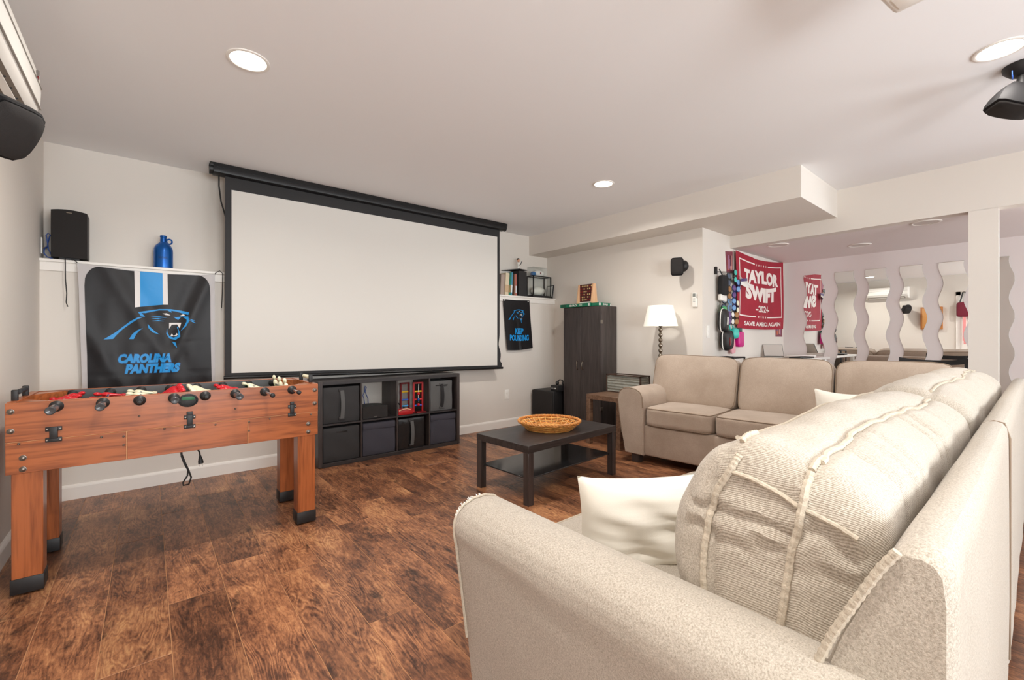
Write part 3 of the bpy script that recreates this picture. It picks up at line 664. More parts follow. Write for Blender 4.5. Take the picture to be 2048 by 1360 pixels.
# ================================================================ LEFT LEDGE
LZ = 1.652
t = thing('bookshelf_speaker', 'black bookshelf speaker with curved top on the ledge in the left corner', 'speaker', (-0.42, 4.34, LZ))
b = MB(); top = [(-0.506+0.176*i/10, LZ+0.33+0.012*(1-((i-5)/5)**2)) for i in range(11)]
pts = [(-0.506, LZ+0.014)]+top+[(-0.33, LZ+0.014)]
b.poly([(x, 4.268, z) for x, z in pts], (0, 0.15, 0)); b.build('cabinet', M['black'], t, smooth=False)
b = MB(); b.poly([(-0.418+(x+0.418)*1.0, 4.25, z) for x, z in pts], (0, 0.016, 0)); b.build('grille', M['grille'], t, smooth=False)
MB().box(-0.432, -0.405, 4.247, 4.25, LZ+0.318, LZ+0.324).build('badge', M['nickel'], t)
MB().box(-0.47, -0.37, 4.27, 4.40, LZ, LZ+0.015).build('plinth', M['black'], t)
MB().tube([(-0.437, 4.262, LZ+0.008), (-0.437, 4.248, LZ), (-0.436, 4.246, 1.52), (-0.43, 4.248, 1.42), (-0.433, 4.25, 1.36), (-0.425, 4.25, 1.33)], 0.0028).build('hanging_wire', M['black_cord'], t)
MB().tube([(-0.405, 4.262, LZ+0.008), (-0.395, 4.247, LZ+0.004), (-0.38, 4.247, LZ-0.014), (-0.36, 4.25, LZ-0.03)], 0.0028).build('short_wire', M['black_cord'], t)
t = thing('wall_plate', 'white cable wall plate in the left corner behind the bookshelf speaker', 'wall plate', (XW, 4.36, 1.75))
MB().box(XW, XW+0.006, 4.325, 4.395, 1.69, 1.80, 0.002).build('plate', M['outlet'], t)
MB().cyl((XW+0.006, 4.36, 1.735), (XW+0.024, 4.36, 1.735), 0.006).build('connector', M['nickel'], t)
tag(MB().tube([(XW+0.026, 4.36, 1.735), (-0.53, 4.33, 1.76), (-0.52, 4.31, 1.80), (-0.515, 4.31, 1.82), (-0.525, 4.31, 1.83), (-0.535, 4.31, 1.815), (-0.53, 4.32, 1.77), (-0.525, 4.32, 1.72), (-0.51, 4.33, 1.68), (-0.515, 4.36, 1.665), (-0.512, 4.40, 1.67)], 0.0035).tube([(-0.54, 4.35, 1.74), (-0.547, 4.33, 1.72), (-0.545, 4.31, 1.69), (-0.53, 4.31, 1.668), (-0.505, 4.33, 1.66)], 0.0035).build('cable', M['cable_blue'], None), 'blue cable looping from the corner wall plate to the bookshelf speaker', 'cable')
t = thing('jug', 'blue metal growler jug with ring handle standing on the left ledge', 'jug', (0.089, 4.34, LZ))
MB().lathe([(0.052, 0), (0.059, 0.004), (0.060, 0.012), (0.060, 0.13), (0.058, 0.155), (0.048, 0.178), (0.030, 0.195), (0.021, 0.205), (0.019, 0.24), (0.022, 0.243), (0.022, 0.252), (0.018, 0.256), (0.016, 0.256), (0.015, 0.235)], (0.089, 4.34, LZ), 32).build('body', M['blue_metal'], t)
n = 20
MB().tube([(0.089+0.036+0.017*math.cos(2*PI*i/n), 4.34, LZ+0.214+0.019*math.sin(2*PI*i/n)) for i in range(n)], 0.0055, closed=True).build('ring_handle', M['blue_metal'], t)
def jugfn(a, c): 
    th = a/0.0605; return (0.089+0.0607*math.sin(th), 4.34-0.0607*math.cos(th), LZ+c)
tw = Matrix
off = -0.25*0.0605
text_on('PANTHERS', (off-0.018, off+0.04, 0.070, 0.086), jugfn, 'print', M['flag_navy'], t, shear=0.2, bold=0.03, cut=0.01)
jl = [[(off-0.03+(x+0.245)/0.534*0.028, 0.072+(z-1.04)/0.3*0.02) for x, z in PB[k]] for k in PB if k not in ('w1', 'w2', 'w3', 'w4', 'w5')]
polys_on(jl, jugfn, 'emblem', M['flag_navy'], t, cut=0.01)

# ================================================================ BIG TEAM FLAG
def wavy(x, z, off):
    u = (x+0.375)/0.785; v = (1.63-z)/0.87
    w = 0.008*math.exp(-((u-0.18-0.55*v)/0.07)**2)*(1 if v < 0.75 else 0.3) - 0.008*math.exp(-((u-0.30-0.55*v)/0.08)**2)
    w += 0.010*math.exp(-((u-0.98+0.42*v)/0.05)**2) - 0.007*math.exp(-((u-0.86+0.42*v)/0.06)**2)
    w += 0.009*math.exp(-((u-0.02-0.5*(v-0.45))/0.06)**2) + 0.003*math.sin(30*u+4*v)*v
    for c in (0.25, 0.5, 0.76): w -= 0.0022*math.exp(-((u-c)/0.006)**2)
    for c in (0.32, 0.62, 0.90): w -= 0.0022*math.exp(-((v-c)/0.007)**2)
    return (x, 4.236-w-off, z)
t = thing('team_flag', 'large black team flag with blue panther hanging from the left ledge', 'flag', (0.02, 4.24, 0.74))
polys_on([PO['flag']], lambda a, c: wavy(a, c, 0), 'cloth', M['flag_grey'], t)
import itertools
def arc(cx, cz, rx, rz, a0, a1, n=9): return [(cx+rx*math.cos(math.radians(a0+(a1-a0)*i/n)), cz+rz*math.sin(math.radians(a0+(a1-a0)*i/n))) for i in range(n+1)]
PO['black'] = [(-0.327, 0.764), (-0.329, 0.994), (-0.338, 1.3), (-0.342, 1.48)]+arc(-0.262, 1.50, 0.08, 0.119, 165, 98)+[(-0.194, 1.612), (-0.080, 1.605), (0.113, 1.600), (0.25, 1.607)]+arc(0.30, 1.50, 0.078, 0.110, 85, 12)+[(0.380, 1.45), (0.381, 1.30), (0.384, 1.052), (0.390, 0.711)]
polys_on([PO['black']], lambda a, c: wavy(a, c, 0.0022), 'black_field', M['flag_black'], t)
polys_on([PO['sl'], PO['sr']], lambda a, c: wavy(a, c, 0.0042), 'white_stripes', M['flag_white'], t)
polys_on([PO['sb']], lambda a, c: wavy(a, c, 0.0044), 'blue_stripe', M['flag_blue'], t)
polys_on(list(PB.values()), lambda a, c: wavy(a, c, 0.0052), 'panther_emblem', M['flag_blue'], t)
polys_on(list(PW.values()), lambda a, c: wavy(a, c, 0.0062), 'panther_teeth_and_eyes', M['flag_white'], t)
for s_, bx in (('CAROLINA', (-0.168, 0.133, 0.933, 1.000)), ('PANTHERS', (-0.132, 0.188, 0.856, 0.926))):
    text_on(s_, (bx[0]-0.004, bx[1]+0.004, bx[2]-0.004, bx[3]+0.004), lambda a, c: wavy(a, c, 0.0044), 'lettering_outline', M['flag_navy'], t, shear=0.22, bold=0.10)
    text_on(s_, bx, lambda a, c: wavy(a, c, 0.0056), 'lettering', M['flag_blue'], t, shear=0.22, bold=0.065)
tag(MB().tube([(0.405, 4.25, 1.615), (0.42, 4.25, 1.645), (0.445, 4.25, 1.66), (0.465, 4.25, 1.64), (0.463, 4.25, 1.5), (0.458, 4.25, 1.36)], 0.003).build('wire', M['black_cord'], None), 'thin black wire looping over the ledge beside the team flag', 'wire')

# ================================================================ RIGHT LEDGE
def book(x0, x1, y0, y1, h, lean, col, label, col2=None):
    cx = (x0+x1)/2
    t = thing('book', label, 'book', (cx, (y0+y1)/2, LZ), 0, 'books on the right ledge')
    m = Matrix.Translation((cx, 0, LZ)) @ Matrix.Rotation(lean, 4, 'Y') @ Matrix.Translation((-cx, 0, -LZ))
    lift = abs(math.sin(lean))*(x1-x0)/2
    m = Matrix.Translation((0, 0, lift)) @ m
    MB().box(x0, x1, y0, y1, LZ, LZ+h, 0.002, 1, mtx=m).build('cover', col, t, smooth=False)
    MB().box(x0+0.003, x1-0.003, y0+0.004, y1-0.002, LZ+h-0.001, LZ+h+0.0005, mtx=m).build('pages', M['plastic_cream'], t, smooth=False)
    if col2: MB().box(x0+0.002, x1-0.002, y0-0.0008, y0+0.001, LZ+h*0.12, LZ+h*0.45, mtx=m).build('spine_print', col2, t, smooth=False)
book(3.345, 3.405, 4.265, 4.40, 0.25, 0.05, colm('bk_grey', 168, 150, 138), 'greyish book nearest the projector screen on the right ledge')
book(3.415, 3.475, 4.265, 4.42, 0.275, 0.07, colm('bk_cream', 214, 200, 172), 'wide cream book leaning on the right ledge', colm('bk_tan', 196, 166, 130))
book(3.482, 3.505, 4.265, 4.42, 0.285, 0.07, colm('bk_green', 18, 122, 98), 'green-topped book leaning on the right ledge', colm('bk_gold', 160, 130, 80))
book(3.509, 3.532, 4.265, 4.40, 0.29, 0.06, colm('bk_teal', 70, 140, 170), 'light blue book between green book and red book', colm('bk_white', 220, 230, 232))
book(3.562, 3.582, 4.265, 4.33, 0.27, 0.02, colm('bk_brown', 120, 80, 60), 'brown book next to the red-spined book')
book(3.587, 3.607, 4.265, 4.32, 0.275, 0.0, colm('bk_red', 186, 110, 100), 'slim red-spined book touching the black speaker', colm('bk_white', 220, 230, 232))
t = thing('bookshelf_speaker', 'black speaker with slanted cap behind the books on the right ledge', 'speaker', (3.72, 4.36, LZ))
foot = [(3.625, 4.36), (3.66, 4.285), (3.785, 4.272), (3.785, 4.425), (3.64, 4.425)]
MB().poly([(x, y, LZ) for x, y in foot], (0, 0, 0.325)).build('cabinet', M['black'], t, smooth=False)
MB().poly([(3.465, 4.40, LZ+0.318), (3.655, 4.272, LZ+0.343), (3.79, 4.266, LZ+0.336), (3.79, 4.427, LZ+0.336), (3.60, 4.428, LZ+0.33)], (0, 0, 0.008)).build('cap', M['black'], t, smooth=False)
# bobblehead figurine
t = thing('figurine', 'small ball-player figurine with bat standing on the black ledge speaker', 'figurine', (3.70, 4.33, LZ+0.344))
fx, fy, fz = 3.70, 4.335, LZ+0.346
MB().lathe([(0.022, 0), (0.022, 0.008), (0.0, 0.0085)], (fx, fy, fz), 14).build('stand', M['black'], t)
MB().tube([(fx-0.009, fy, fz+0.008), (fx-0.008, fy, fz+0.03), (fx-0.002, fy, fz+0.05)], 0.007).tube([(fx+0.009, fy, fz+0.008), (fx+0.008, fy, fz+0.03), (fx+0.002, fy, fz+0.05)], 0.007).build('legs', M['plastic_white'], t)
MB().lathe([(0.012, 0.045), (0.016, 0.06), (0.018, 0.085), (0.010, 0.096), (0.005, 0.1)], (fx, fy, fz), 12).tube([(fx-0.015, fy, fz+0.09), (fx-0.022, fy-0.008, fz+0.07), (fx, fy-0.018, fz+0.066)], 0.005).tube([(fx+0.015, fy, fz+0.09), (fx+0.024, fy-0.008, fz+0.075), (fx+0.012, fy-0.018, fz+0.066)], 0.005).build('jersey', M['plastic_white'], t)
MB().box(fx-0.012, fx+0.012, fy-0.019, fy-0.012, fz+0.056, fz+0.07, 0.003).build('belt_print', M['dark_red'], t)
MB().ball((fx-0.003, fy, fz+0.122), 0.019, 0.019, 0.024, 14).ball((fx-0.003, fy-0.019, fz+0.12), 0.004, seg=8).build('head', colm('skin', 214, 160, 132), t)
MB().ball((fx-0.004, fy+0.004, fz+0.135), 0.021, 0.02, 0.017, 14).build('hair', colm('hair', 40, 26, 24), t)
MB().tube([(fx+0.012, fy-0.02, fz+0.062), (fx+0.04, fy-0.02, fz+0.11)], 0.004, rad=[0.003, 0.006]).build('bat', M['black'], t)
# display case with football
t = thing('display_case', 'black framed glass display case on the right ledge', 'display case', (4.08, 4.35, LZ))
cx0, cx1, cy0, cy1, cz0, cz1 = 3.905, 4.235, 4.275, 4.415, LZ+0.03, LZ+0.29
MB().box(cx0-0.012, cx1+0.02, cy0-0.012, cy1+0.01, LZ, LZ+0.03, 0.004).build('base', M['black'], t)
for x in (cx0, cx1-0.013):
    for y in (cy0, cy1-0.013): MB().box(x, x+0.013, y, y+0.013, cz0, cz1).build('post', M['black'], t, smooth=False)
b = MB()
for y in (cy0, cy1-0.013): b.box(cx0, cx1, y, y+0.013, cz1-0.012, cz1)
for x in (cx0, cx1-0.013): b.box(x, x+0.013, cy0, cy1, cz1-0.012, cz1)
b.build('top_frame', M['black'], t, smooth=False)
for q in ((cx0+0.013, cx1-0.013, cy0+0.004, cy0+0.007), (cx0+0.004, cx0+0.007, cy0+0.013, cy1-0.013), (cx1-0.007, cx1-0.004, cy0+0.013, cy1-0.013), (cx0+0.013, cx1-0.013, cy1-0.007, cy1-0.004)):
    MB().box(q[0], q[1], q[2], q[3], cz0, cz1-0.012).build('pane', M['glass'], t, smooth=False)
MB().box(cx0+0.012, cx1-0.012, cy0+0.012, cy1-0.012, cz1-0.008, cz1-0.004).build('pane', M['glass'], t, smooth=False)
t = thing('football', 'white football lying inside the glass display case', 'ball', (4.04, 4.345, cz0))
MB().lathe([(0.001, -0.125), (0.02, -0.115), (0.042, -0.085), (0.058, -0.04), (0.062, 0), (0.058, 0.04), (0.042, 0.085), (0.02, 0.115), (0.001, 0.125)], (4.05, 4.345, cz0+0.063), 24, (1, 0, 0.05)).build('shell', colm('ball_white', 228, 226, 216), t)
MB().tube([(4.11, 4.29, cz0+0.105), (4.128, 4.286, cz0+0.095), (4.125, 4.284, cz0+0.06), (4.115, 4.288, cz0+0.03)], 0.004).build('ink_mark', M['black'], t)
t = thing('clear_box', 'small clear acrylic box on top of the black display case', 'display case', (4.02, 4.35, cz1))
a0, a1, e0, e1, z0, z1 = 3.915, 4.17, 4.285, 4.41, cz1+0.001, cz1+0.118
for q in ((a0, a1, e0, e0+0.003, z0, z1), (a0, a1, e1-0.003, e1, z0, z1), (a0, a0+0.003, e0, e1, z0, z1), (a1-0.003, a1, e0, e1, z0, z1), (a0, a1, e0, e1, z1-0.003, z1)): MB().box(*q).build('pane', M['glass'], t, smooth=False)
t = thing('cap', 'white cap with red spot in the clear acrylic box', 'cap', (4.06, 4.345, cz1))
cp = cushion(0.085, 0.05, 0.04, 2.6, 8, mtx=Matrix.Translation((4.065, 4.345, cz1+0.042))); cp.build('crown', M['plastic_white'], t)
MB().ball((4.055, 4.297, cz1+0.04), 0.012, 0.004, 0.014).build('spot', M['dark_red'], t)
tag(cushion(0.035, 0.035, 0.027, 2.5, 6, mtx=Matrix.Translation((3.955, 4.335, cz1+0.029))).build('ball', colm('royal', 40, 110, 170), None), 'blue and white ball beside the cap in the clear box', 'ball')
t = thing('picture_frame', 'small black picture frame leaning on the right wall at the ledge end', 'picture frame', (4.28, 4.35, LZ))
m = Matrix.Translation((4.268, 0, LZ+0.002)) @ Matrix.Rotation(math.radians(9), 4, 'Y') @ Matrix.Translation((-4.268, 0, -LZ))
MB().box(4.262, 4.272, 4.285, 4.41, LZ, LZ+0.185, 0.002, 1, mtx=m).build('frame', M['black'], t)
MB().box(4.2595, 4.2625, 4.298, 4.398, LZ+0.012, LZ+0.173, mtx=m).build('print', M['plastic_white'], t)
# small banner
def wb(x, z, off):
    u = (x-3.39)/0.44; v = (1.6-z)/0.63
    xx = x + 0.052*v
    w = 0.012*math.exp(-((u-0.53)/0.05)**2)*v + 0.004*math.sin(9*u)*v + 0.02*v*v
    return (xx, 4.266-w-off, z-0.012*math.sin(PI*u)*v)
t = thing('team_banner', 'small black panther banner pinned below the right ledge', 'flag', (3.62, 4.26, 0.97))
polys_on([[(3.386, 1.597), (3.60, 1.592), (3.826, 1.602), (3.822, 1.2), (3.815, 0.985), (3.60, 0.972), (3.392, 0.962), (3.388, 1.2)]], lambda a, c: wb(a, c, 0), 'cloth', M['flag_black'], t)
kx = lambda x: 3.445+(x+0.245)*0.29/0.534
kz = lambda z: 1.305+(z-1.04)*0.175/0.296
polys_on([[(kx(x), kz(z)) for x, z in PB[k]] for k in PB], lambda a, c: wb(a, c, 0.002), 'panther_emblem', M['flag_blue'], t)
polys_on([[(kx(x), kz(z)) for x, z in PW[k]] for k in PW], lambda a, c: wb(a, c, 0.0028), 'panther_teeth_and_eyes', M['flag_white'], t)
sqz = lambda a, c: (a - 0.012*math.tanh((a-3.61)/0.03), c)
text_on('KEEP', (3.525, 3.695, 1.172, 1.245), lambda a, c: wb(a, c, 0.0028), 'lettering', M['flag_blue'], t, shear=0.2, bold=0.045, arch=sqz)
text_on('POUNDING', (3.428, 3.775, 1.085, 1.160), lambda a, c: wb(a, c, 0.0028), 'lettering', M['flag_blue'], t, shear=0.2, bold=0.045, arch=sqz)
for x in (3.405, 3.80): MB().ball((x, 4.262, 1.585), 0.009, 0.005, 0.009, 10).build('pin', M['plastic_white'], t)
t = thing('wall_outlet', 'white wall outlet below the small banner on the screen wall', 'outlet', (3.46, YN, 0.40))
MB().box(3.425, 3.497, YN-0.006, YN, 0.34, 0.465, 0.002).build('plate', M['outlet'], t)
for z in (0.375, 0.43): MB().box(3.446, 3.476, YN-0.008, YN-0.005, z-0.018, z+0.018, 0.003).build('socket', M['outlet'], t)

# ================================================================ CORNER: SUBWOOFER, WARDROBE, TABLE, LAMP
t = thing('subwoofer', 'black cube subwoofer in the corner left of the tall cabinet', 'speaker', (4.0, 4.05, 0))
MB().box(3.868, 4.2, 3.868, 4.245, 0.012, 0.448, 0.012, 3).build('cabinet', M['black'], t)
MB().box(3.846, 3.869, 3.872, 4.241, 0.016, 0.444, 0.010, 3).build('grille', M['grille'], t)
for x in (3.9, 4.17):
    for y in (3.9, 4.21): MB().cyl((x, y, 0), (x, y, 0.013), 0.018).build('foot', M['black'], t)
t = thing('media_player', 'small black media device with lights on top of the subwoofer', 'electronics', (4.0, 3.95, 0.449))
MB().box(3.915, 4.06, 3.83, 3.965, 0.449, 0.52, 0.003).build('case', M['black'], t)
for y in (3.935, 3.9, 3.88): MB().box(3.913, 3.916, y-0.006, y+0.006, 0.475, 0.49).build('light', M['plastic_white'], t)
t = thing('headset', 'black headset lying on the media device by the cabinet', 'headset', (4.0, 3.88, 0.52))
MB().tube([(3.98, 3.91, 0.535), (3.985, 3.905, 0.565), (4.0, 3.885, 0.588), (4.02, 3.86, 0.58), (4.03, 3.845, 0.545)], 0.008).build('headband', M['black'], t)
MB().ball((3.975, 3.905, 0.547), 0.026, 0.02, 0.028).ball((4.028, 3.848, 0.547), 0.026, 0.02, 0.028).build('ear_cups', M['black'], t)
WX, WY0, WY1, WZ = 3.993, 3.225, 3.815, 1.488
t = thing('storage_cabinet', 'tall narrow espresso two-door cabinet against the right wall', 'cabinet', (4.14, 3.52, 0))
MB().box(WX+0.018, XE-0.02, WY0, WY1, 0.0, WZ, 0.001, 1).build('carcass', M['dark_cab'], t)
ym = 3.535
for y0, y1, yh, s in ((WY0+0.002, ym-0.0015, 3.492, -1), (ym+0.0015, WY1-0.002, 3.578, 1)):
    dr = MB().box(WX, WX+0.0165, y0, y1, 0.05, WZ-0.004, 0.001, 1).build('door', M['dark_cab'], t)
    MB().tube([(WX, yh, 0.735), (WX-0.018, yh, 0.742), (WX-0.026, yh-s*0.006, 0.785), (WX-0.018, yh, 0.830), (WX, yh, 0.838)], 0.0055).build('handle', M['nickel'], dr)
for z in (0.3, 1.30): MB().box(WX-0.004, WX+0.03, WY0-0.003, WY0+0.004, z-0.02, z+0.02, 0.001).build('hinge', M['steel'], t)
t = thing('game_box', 'flat green board game box on top of the tall cabinet', 'box', (4.1, 3.55, WZ))
GX0, GX1, GY0, GY1 = WX-0.012, 4.235, 3.375, 3.86
MB().box(GX0, GX1, GY0, GY1, WZ+0.0005, WZ+0.041, 0.002, 1).build('box_body', M['green_box'], t)
gfn = lambda a, c: (GX0-0.0006, -a, c); sfn = lambda a, c: (a, 3.262-0.0006, c)
def side(s_, y0, y1, z0, z1, m_=None, nm='lettering'):
    text_on(s_, (-y0, -y1, z0, z1), gfn, nm, m_ or M['flag_white'], t, bold=0.03, cut=0.05)
side('SVAD', 3.70, 3.585, WZ+0.008, WZ+0.032)
MB().box(GX0-0.0006, GX0+0.001, 3.50, 3.545, WZ+0.01, WZ+0.032).build('printed_panel', colm('print_grey', 150, 178, 160), t)
MB().box(GX0-0.0007, GX0+0.001, 3.385, 3.40, WZ+0.006, WZ+0.036).build('printed_panel', M['flag_white'], t)
MB().box(GX0-0.0007, GX0+0.001, 3.76, 3.84, WZ+0.006, WZ+0.034).build('printed_panel', colm('deep_green', 30, 84, 60), t)
t = thing('game_box', 'second green game box turned sideways at the cabinet edge', 'box', (4.1, 3.3, WZ))
MB().box(4.0, 4.225, 3.262, 3.372, WZ+0.0005, WZ+0.038, 0.002, 1).build('box_body', M['green_box'], t)
text_on('SVAD', (4.075, 4.165, WZ+0.008, WZ+0.031), sfn, 'lettering', M['flag_white'], t, bold=0.03, cut=0.05)
MB().box(4.205, 4.218, 3.2612, 3.263, WZ+0.006, WZ+0.032).build('printed_panel', M['flag_white'], t)
MB().box(4.004, 4.03, 3.2612, 3.263, WZ+0.006, WZ+0.034).build('printed_panel', M['flag_white'], t)
# four in a row game
t = thing('four_in_a_row', 'wooden four-in-a-row game standing on the green game boxes', 'game', (4.1, 3.53, WZ+0.041))
gz = WZ+0.0415; gx = 4.10
MB().box(gx-0.012, gx+0.012, 3.425, 3.63, gz+0.025, gz+0.235, 0.002, 1).build('board', M['c4'], t)
for y0, y1 in ((3.63, 3.648), (3.407, 3.425)):
    b = MB(); b.poly([(gx-0.055, y0, gz), (gx+0.055, y0, gz), (gx+0.022, y0, gz+0.235), (gx-0.022, y0, gz+0.235)], (0, y1-y0, 0)); b.build('side_support', M['pine'], t, smooth=False)
MB().box(gx-0.02, gx+0.02, 3.425, 3.63, gz+0.008, gz+0.024, 0.002, 1).build('base_bar', M['plastic_white'], t)
rr = random.Random(5)
for i in range(7):
    for j in range(6):
        y = 3.615-i*0.0285; z = gz+0.048+j*0.033
        pale = rr.random() < 0.6
        MB().cyl((gx-0.0125, y, z), (gx-0.0145, y, z), 0.0095, seg=12).build('disc', colm('disc_pale', 216, 188, 130) if pale else colm('disc_red', 128, 30, 30), t, smooth=False)
# side table + planter + lamp
t = thing('side_table', 'square brown wood side table between tall cabinet and sofa arm', 'side table', (3.85, 2.86, 0))
TX0, TX1, TY0, TY1, TZ = 3.585, 4.12, 2.655, 3.092, 0.522
MB().box(TX0, TX1, TY0, TY1, TZ-0.05, TZ, 0.002, 1).build('top', M['walnut'], t)
for x in (TX0, TX1-0.05):
    for y in (TY0, TY1-0.05): MB().box(x, x+0.05, y, y+0.05, 0, TZ-0.05, 0.002, 1).build('leg', M['walnut'], t)
tag(MB().box(3.95, 4.10, 2.80, 3.0, 0, 0.40, 0.004).build('device_box', M['black'], None), 'black box standing on the floor beneath the side table', 'box')
t = thing('planter_box', 'corrugated metal planter box with dark frame on the side table', 'planter', (4.0, 2.87, TZ))
px0, px1, py0, py1, pz0, pz1 = 3.92, 4.09, 2.652, 3.09, TZ+0.001, TZ+0.195
b = MB(); n = 48
prof = [(pz0+0.012+(pz1-pz0-0.03)*i/n, 0.006*math.cos(2*PI*5.5*i/n)) for i in range(n+1)]
for face in range(4):
    if face == 0: fn = lambda u, v: (px0+0.008-prof[round(v*n)][1], py0+u*(py1-py0), prof[round(v*n)][0])
    elif face == 1: fn = lambda u, v: (px1-0.008+prof[round(v*n)][1], py0+u*(py1-py0), prof[round(v*n)][0])
    elif face == 2: fn = lambda u, v: (px0+u*(px1-px0), py0+0.008-prof[round(v*n)][1], prof[round(v*n)][0])
    else: fn = lambda u, v: (px0+u*(px1-px0), py1-0.008+prof[round(v*n)][1], prof[round(v*n)][0])
    b.grid(fn, 1, n)
b.build('corrugated_wall', M['galv'], t)
for x in (px0-0.003, px1-0.011):
    for y in (py0-0.003, py1-0.011): MB().box(x, x+0.014, y, y+0.014, pz0, pz1).build('corner_post', M['rust_frame'], t, smooth=False)
b = MB()
for y in (py0-0.003, py1-0.011): b.box(px0-0.003, px1+0.003, y, y+0.014, pz1-0.012, pz1)
for x in (px0-0.003, px1-0.011): b.box(x, x+0.014, py0-0.003, py1+0.003, pz1-0.012, pz1)
b.build('rim', M['rust_frame'], t, smooth=False)
MB().box(px0, px1, py0, py1, pz0, pz0+0.012).build('bottom', M['rust_frame'], t, smooth=False)
t = thing('floor_lamp', 'floor lamp with white drum shade and beaded metal pole', 'lamp', (4.12, 2.545, 0))
lx, ly = 4.12, 2.545
MB().lathe([(0.085, 0), (0.085, 0.012), (0.05, 0.022), (0.012, 0.03)], (lx, ly, 0), 28).build('base', M['nickel'], t)
prof = []
for k in range(22):
    z0 = 0.03+k*0.0545
    for i in range(9):
        a = i/8; prof.append((0.006+0.0155*math.sin(PI*a)**0.8, z0+0.0545*a))
MB().lathe(prof, (lx, ly, 0), 14).build('beaded_pole', M['nickel'], t)
MB().lathe([(0.012, 1.225), (0.024, 1.245), (0.02, 1.275), (0.006, 1.285)], (lx, ly, 0), 16).build('socket', M['bronze'], t)
b = MB(); b.lathe([(0.1725, 1.237), (0.126, 1.452)], (lx, ly, 0), 40, cap=False); b.build('shade', M['lamp_shade'], t, solid=0.002)
for i in range(3):
    a = 2*PI*i/3; MB().tube([(lx, ly, 1.42), (lx+0.126*math.cos(a), ly+0.126*math.sin(a), 1.44)], 0.002).build('spider_arm', M['steel'], t)
# right wall: speaker, remote, light switch
def satellite(name, label, mtx, rz=0):
    t = thing(name, label, 'speaker', mtx.translation)
    WM[t] = Matrix.Translation(mtx.translation)
    b = MB()
    # rounded cabinet: front (local -Y) grille, taller than wide, tapering to the back
    rings = []
    for y, s, dz in ((-0.062, 0.93, 0), (-0.058, 0.99, 0), (-0.04, 1.0, 0), (-0.01, 0.94, 0), (0.02, 0.82, 0), (0.045, 0.62, 0), (0.055, 0.4, 0)):
        ring = []
        for i in range(28):
            a = 2*PI*i/28; q = (abs(math.cos(a))**7+abs(math.sin(a))**7)**(-1/7)
            x, z = q*math.cos(a), q*math.sin(a)
            ring.append(mtx @ Vector((x*0.062*s*(1-0.10*(z+1)/2*0), y+0.012*z*z, z*0.092*s)))
        rings.append(ring)
    b.ring_loft(rings); b.build('cabinet', M['satellite'], t)
    b = MB(); rings = []
    for y, s in ((-0.0635, 0.9), (-0.069, 0.85), (-0.074, 0.6), (-0.0755, 0.3), (-0.076, 0.02)):
        ring = []
        for i in range(28):
            a = 2*PI*i/28; q = (abs(math.cos(a))**7+abs(math.sin(a))**7)**(-1/7)
            x, z = q*math.cos(a), q*math.sin(a)
            ring.append(mtx @ Vector((x*0.062*s, y+0.012*(z*s)**2, z*0.092*s)))
        rings.append(ring)
    b.ring_loft(rings); b.build('grille', M['grille'], t)
    return t
t = satellite('wall_speaker', 'black satellite speaker on the right wall above the remote', Matrix.Translation((4.17, 2.385, 1.84)) @ Matrix.Rotation(math.radians(-62), 4, 'Z'))
MB().cyl((4.20, 2.39, 1.86), (XE-0.03, 2.395, 1.865), 0.02).lathe([(0.062, 0), (0.06, 0.018), (0.045, 0.04), (0.02, 0.05)], (XE-0.001, 2.395, 1.865), 26, (-1, 0, 0)).build('wall_bracket', M['black'], t)
t = thing('remote_holder', 'white remote control in a holder on the right wall', 'remote control', (XE, 2.262, 1.5))
MB().box(XE-0.018, XE-0.001, 2.236, 2.288, 1.43, 1.52, 0.004).build('holder', M['outlet'], t)
MB().box(XE-0.026, XE-0.016, 2.241, 2.283, 1.437, 1.578, 0.004).build('remote', M['plastic_white'], t)
MB().box(XE-0.0275, XE-0.025, 2.248, 2.276, 1.535, 1.568).build('display', colm('lcd', 128, 132, 128), t)
for z in (1.515, 1.50, 1.485): MB().box(XE-0.0275, XE-0.025, 2.250, 2.274, z-0.004, z+0.004).build('button', colm('btn', 176, 178, 176), t)
t = thing('light_switch', 'white double light switch on the wall return by the alcove', 'light switch', (4.415, YR, 1.18))
MB().box(4.378, 4.452, YR-0.006, YR, 1.118, 1.242, 0.002).build('plate', M['outlet'], t)
for z in (1.152, 1.208): MB().box(4.40, 4.43, YR-0.010, YR-0.005, z-0.02, z+0.02, 0.002).build('rocker', M['outlet'], t)
# ================================================================ WEST WALL: AIR CONDITIONER, SPEAKER, PLAQUE, BAG
t = thing('air_conditioner', 'white wall mounted mini split air conditioner high on the left wall', 'air conditioner', (XW, 2.4, 2.15))
ay0, ay1 = 1.95, 2.80
prof = [(0, 2.295), (0.12, 2.295), (0.175, 2.285), (0.198, 2.25), (0.203, 2.18), (0.200, 2.115), (0.185, 2.085), (0.15, 2.060), (0.08, 2.035), (0.0, 2.03)]
rings = []
for y, s in ((ay0, 0.90), (ay0+0.006, 0.97), (ay0+0.02, 1.0), (ay1-0.03, 1.0), (ay1-0.008, 0.96), (ay1, 0.88)):
    rings.append([(XW+x*s, y, 2.165+(z-2.165)*(0.5+0.5*s)) for x, z in prof])
MB().ring_loft(rings).build('casing', M['plastic_white'], t)
MB().box(XW+0.12, XW+0.205, ay0+0.01, ay1-0.012, 2.2, 2.203).build('panel_line', colm('groove_grey', 150, 146, 140), t)
MB().box(XW+0.12, XW+0.2035, ay0+0.01, ay1-0.02, 2.108, 2.112).build('panel_line', colm('groove_grey', 150, 146, 140), t)
m = Matrix.Translation((XW+0.128, 0, 2.049)) @ Matrix.Rotation(math.radians(-20), 4, 'Y')
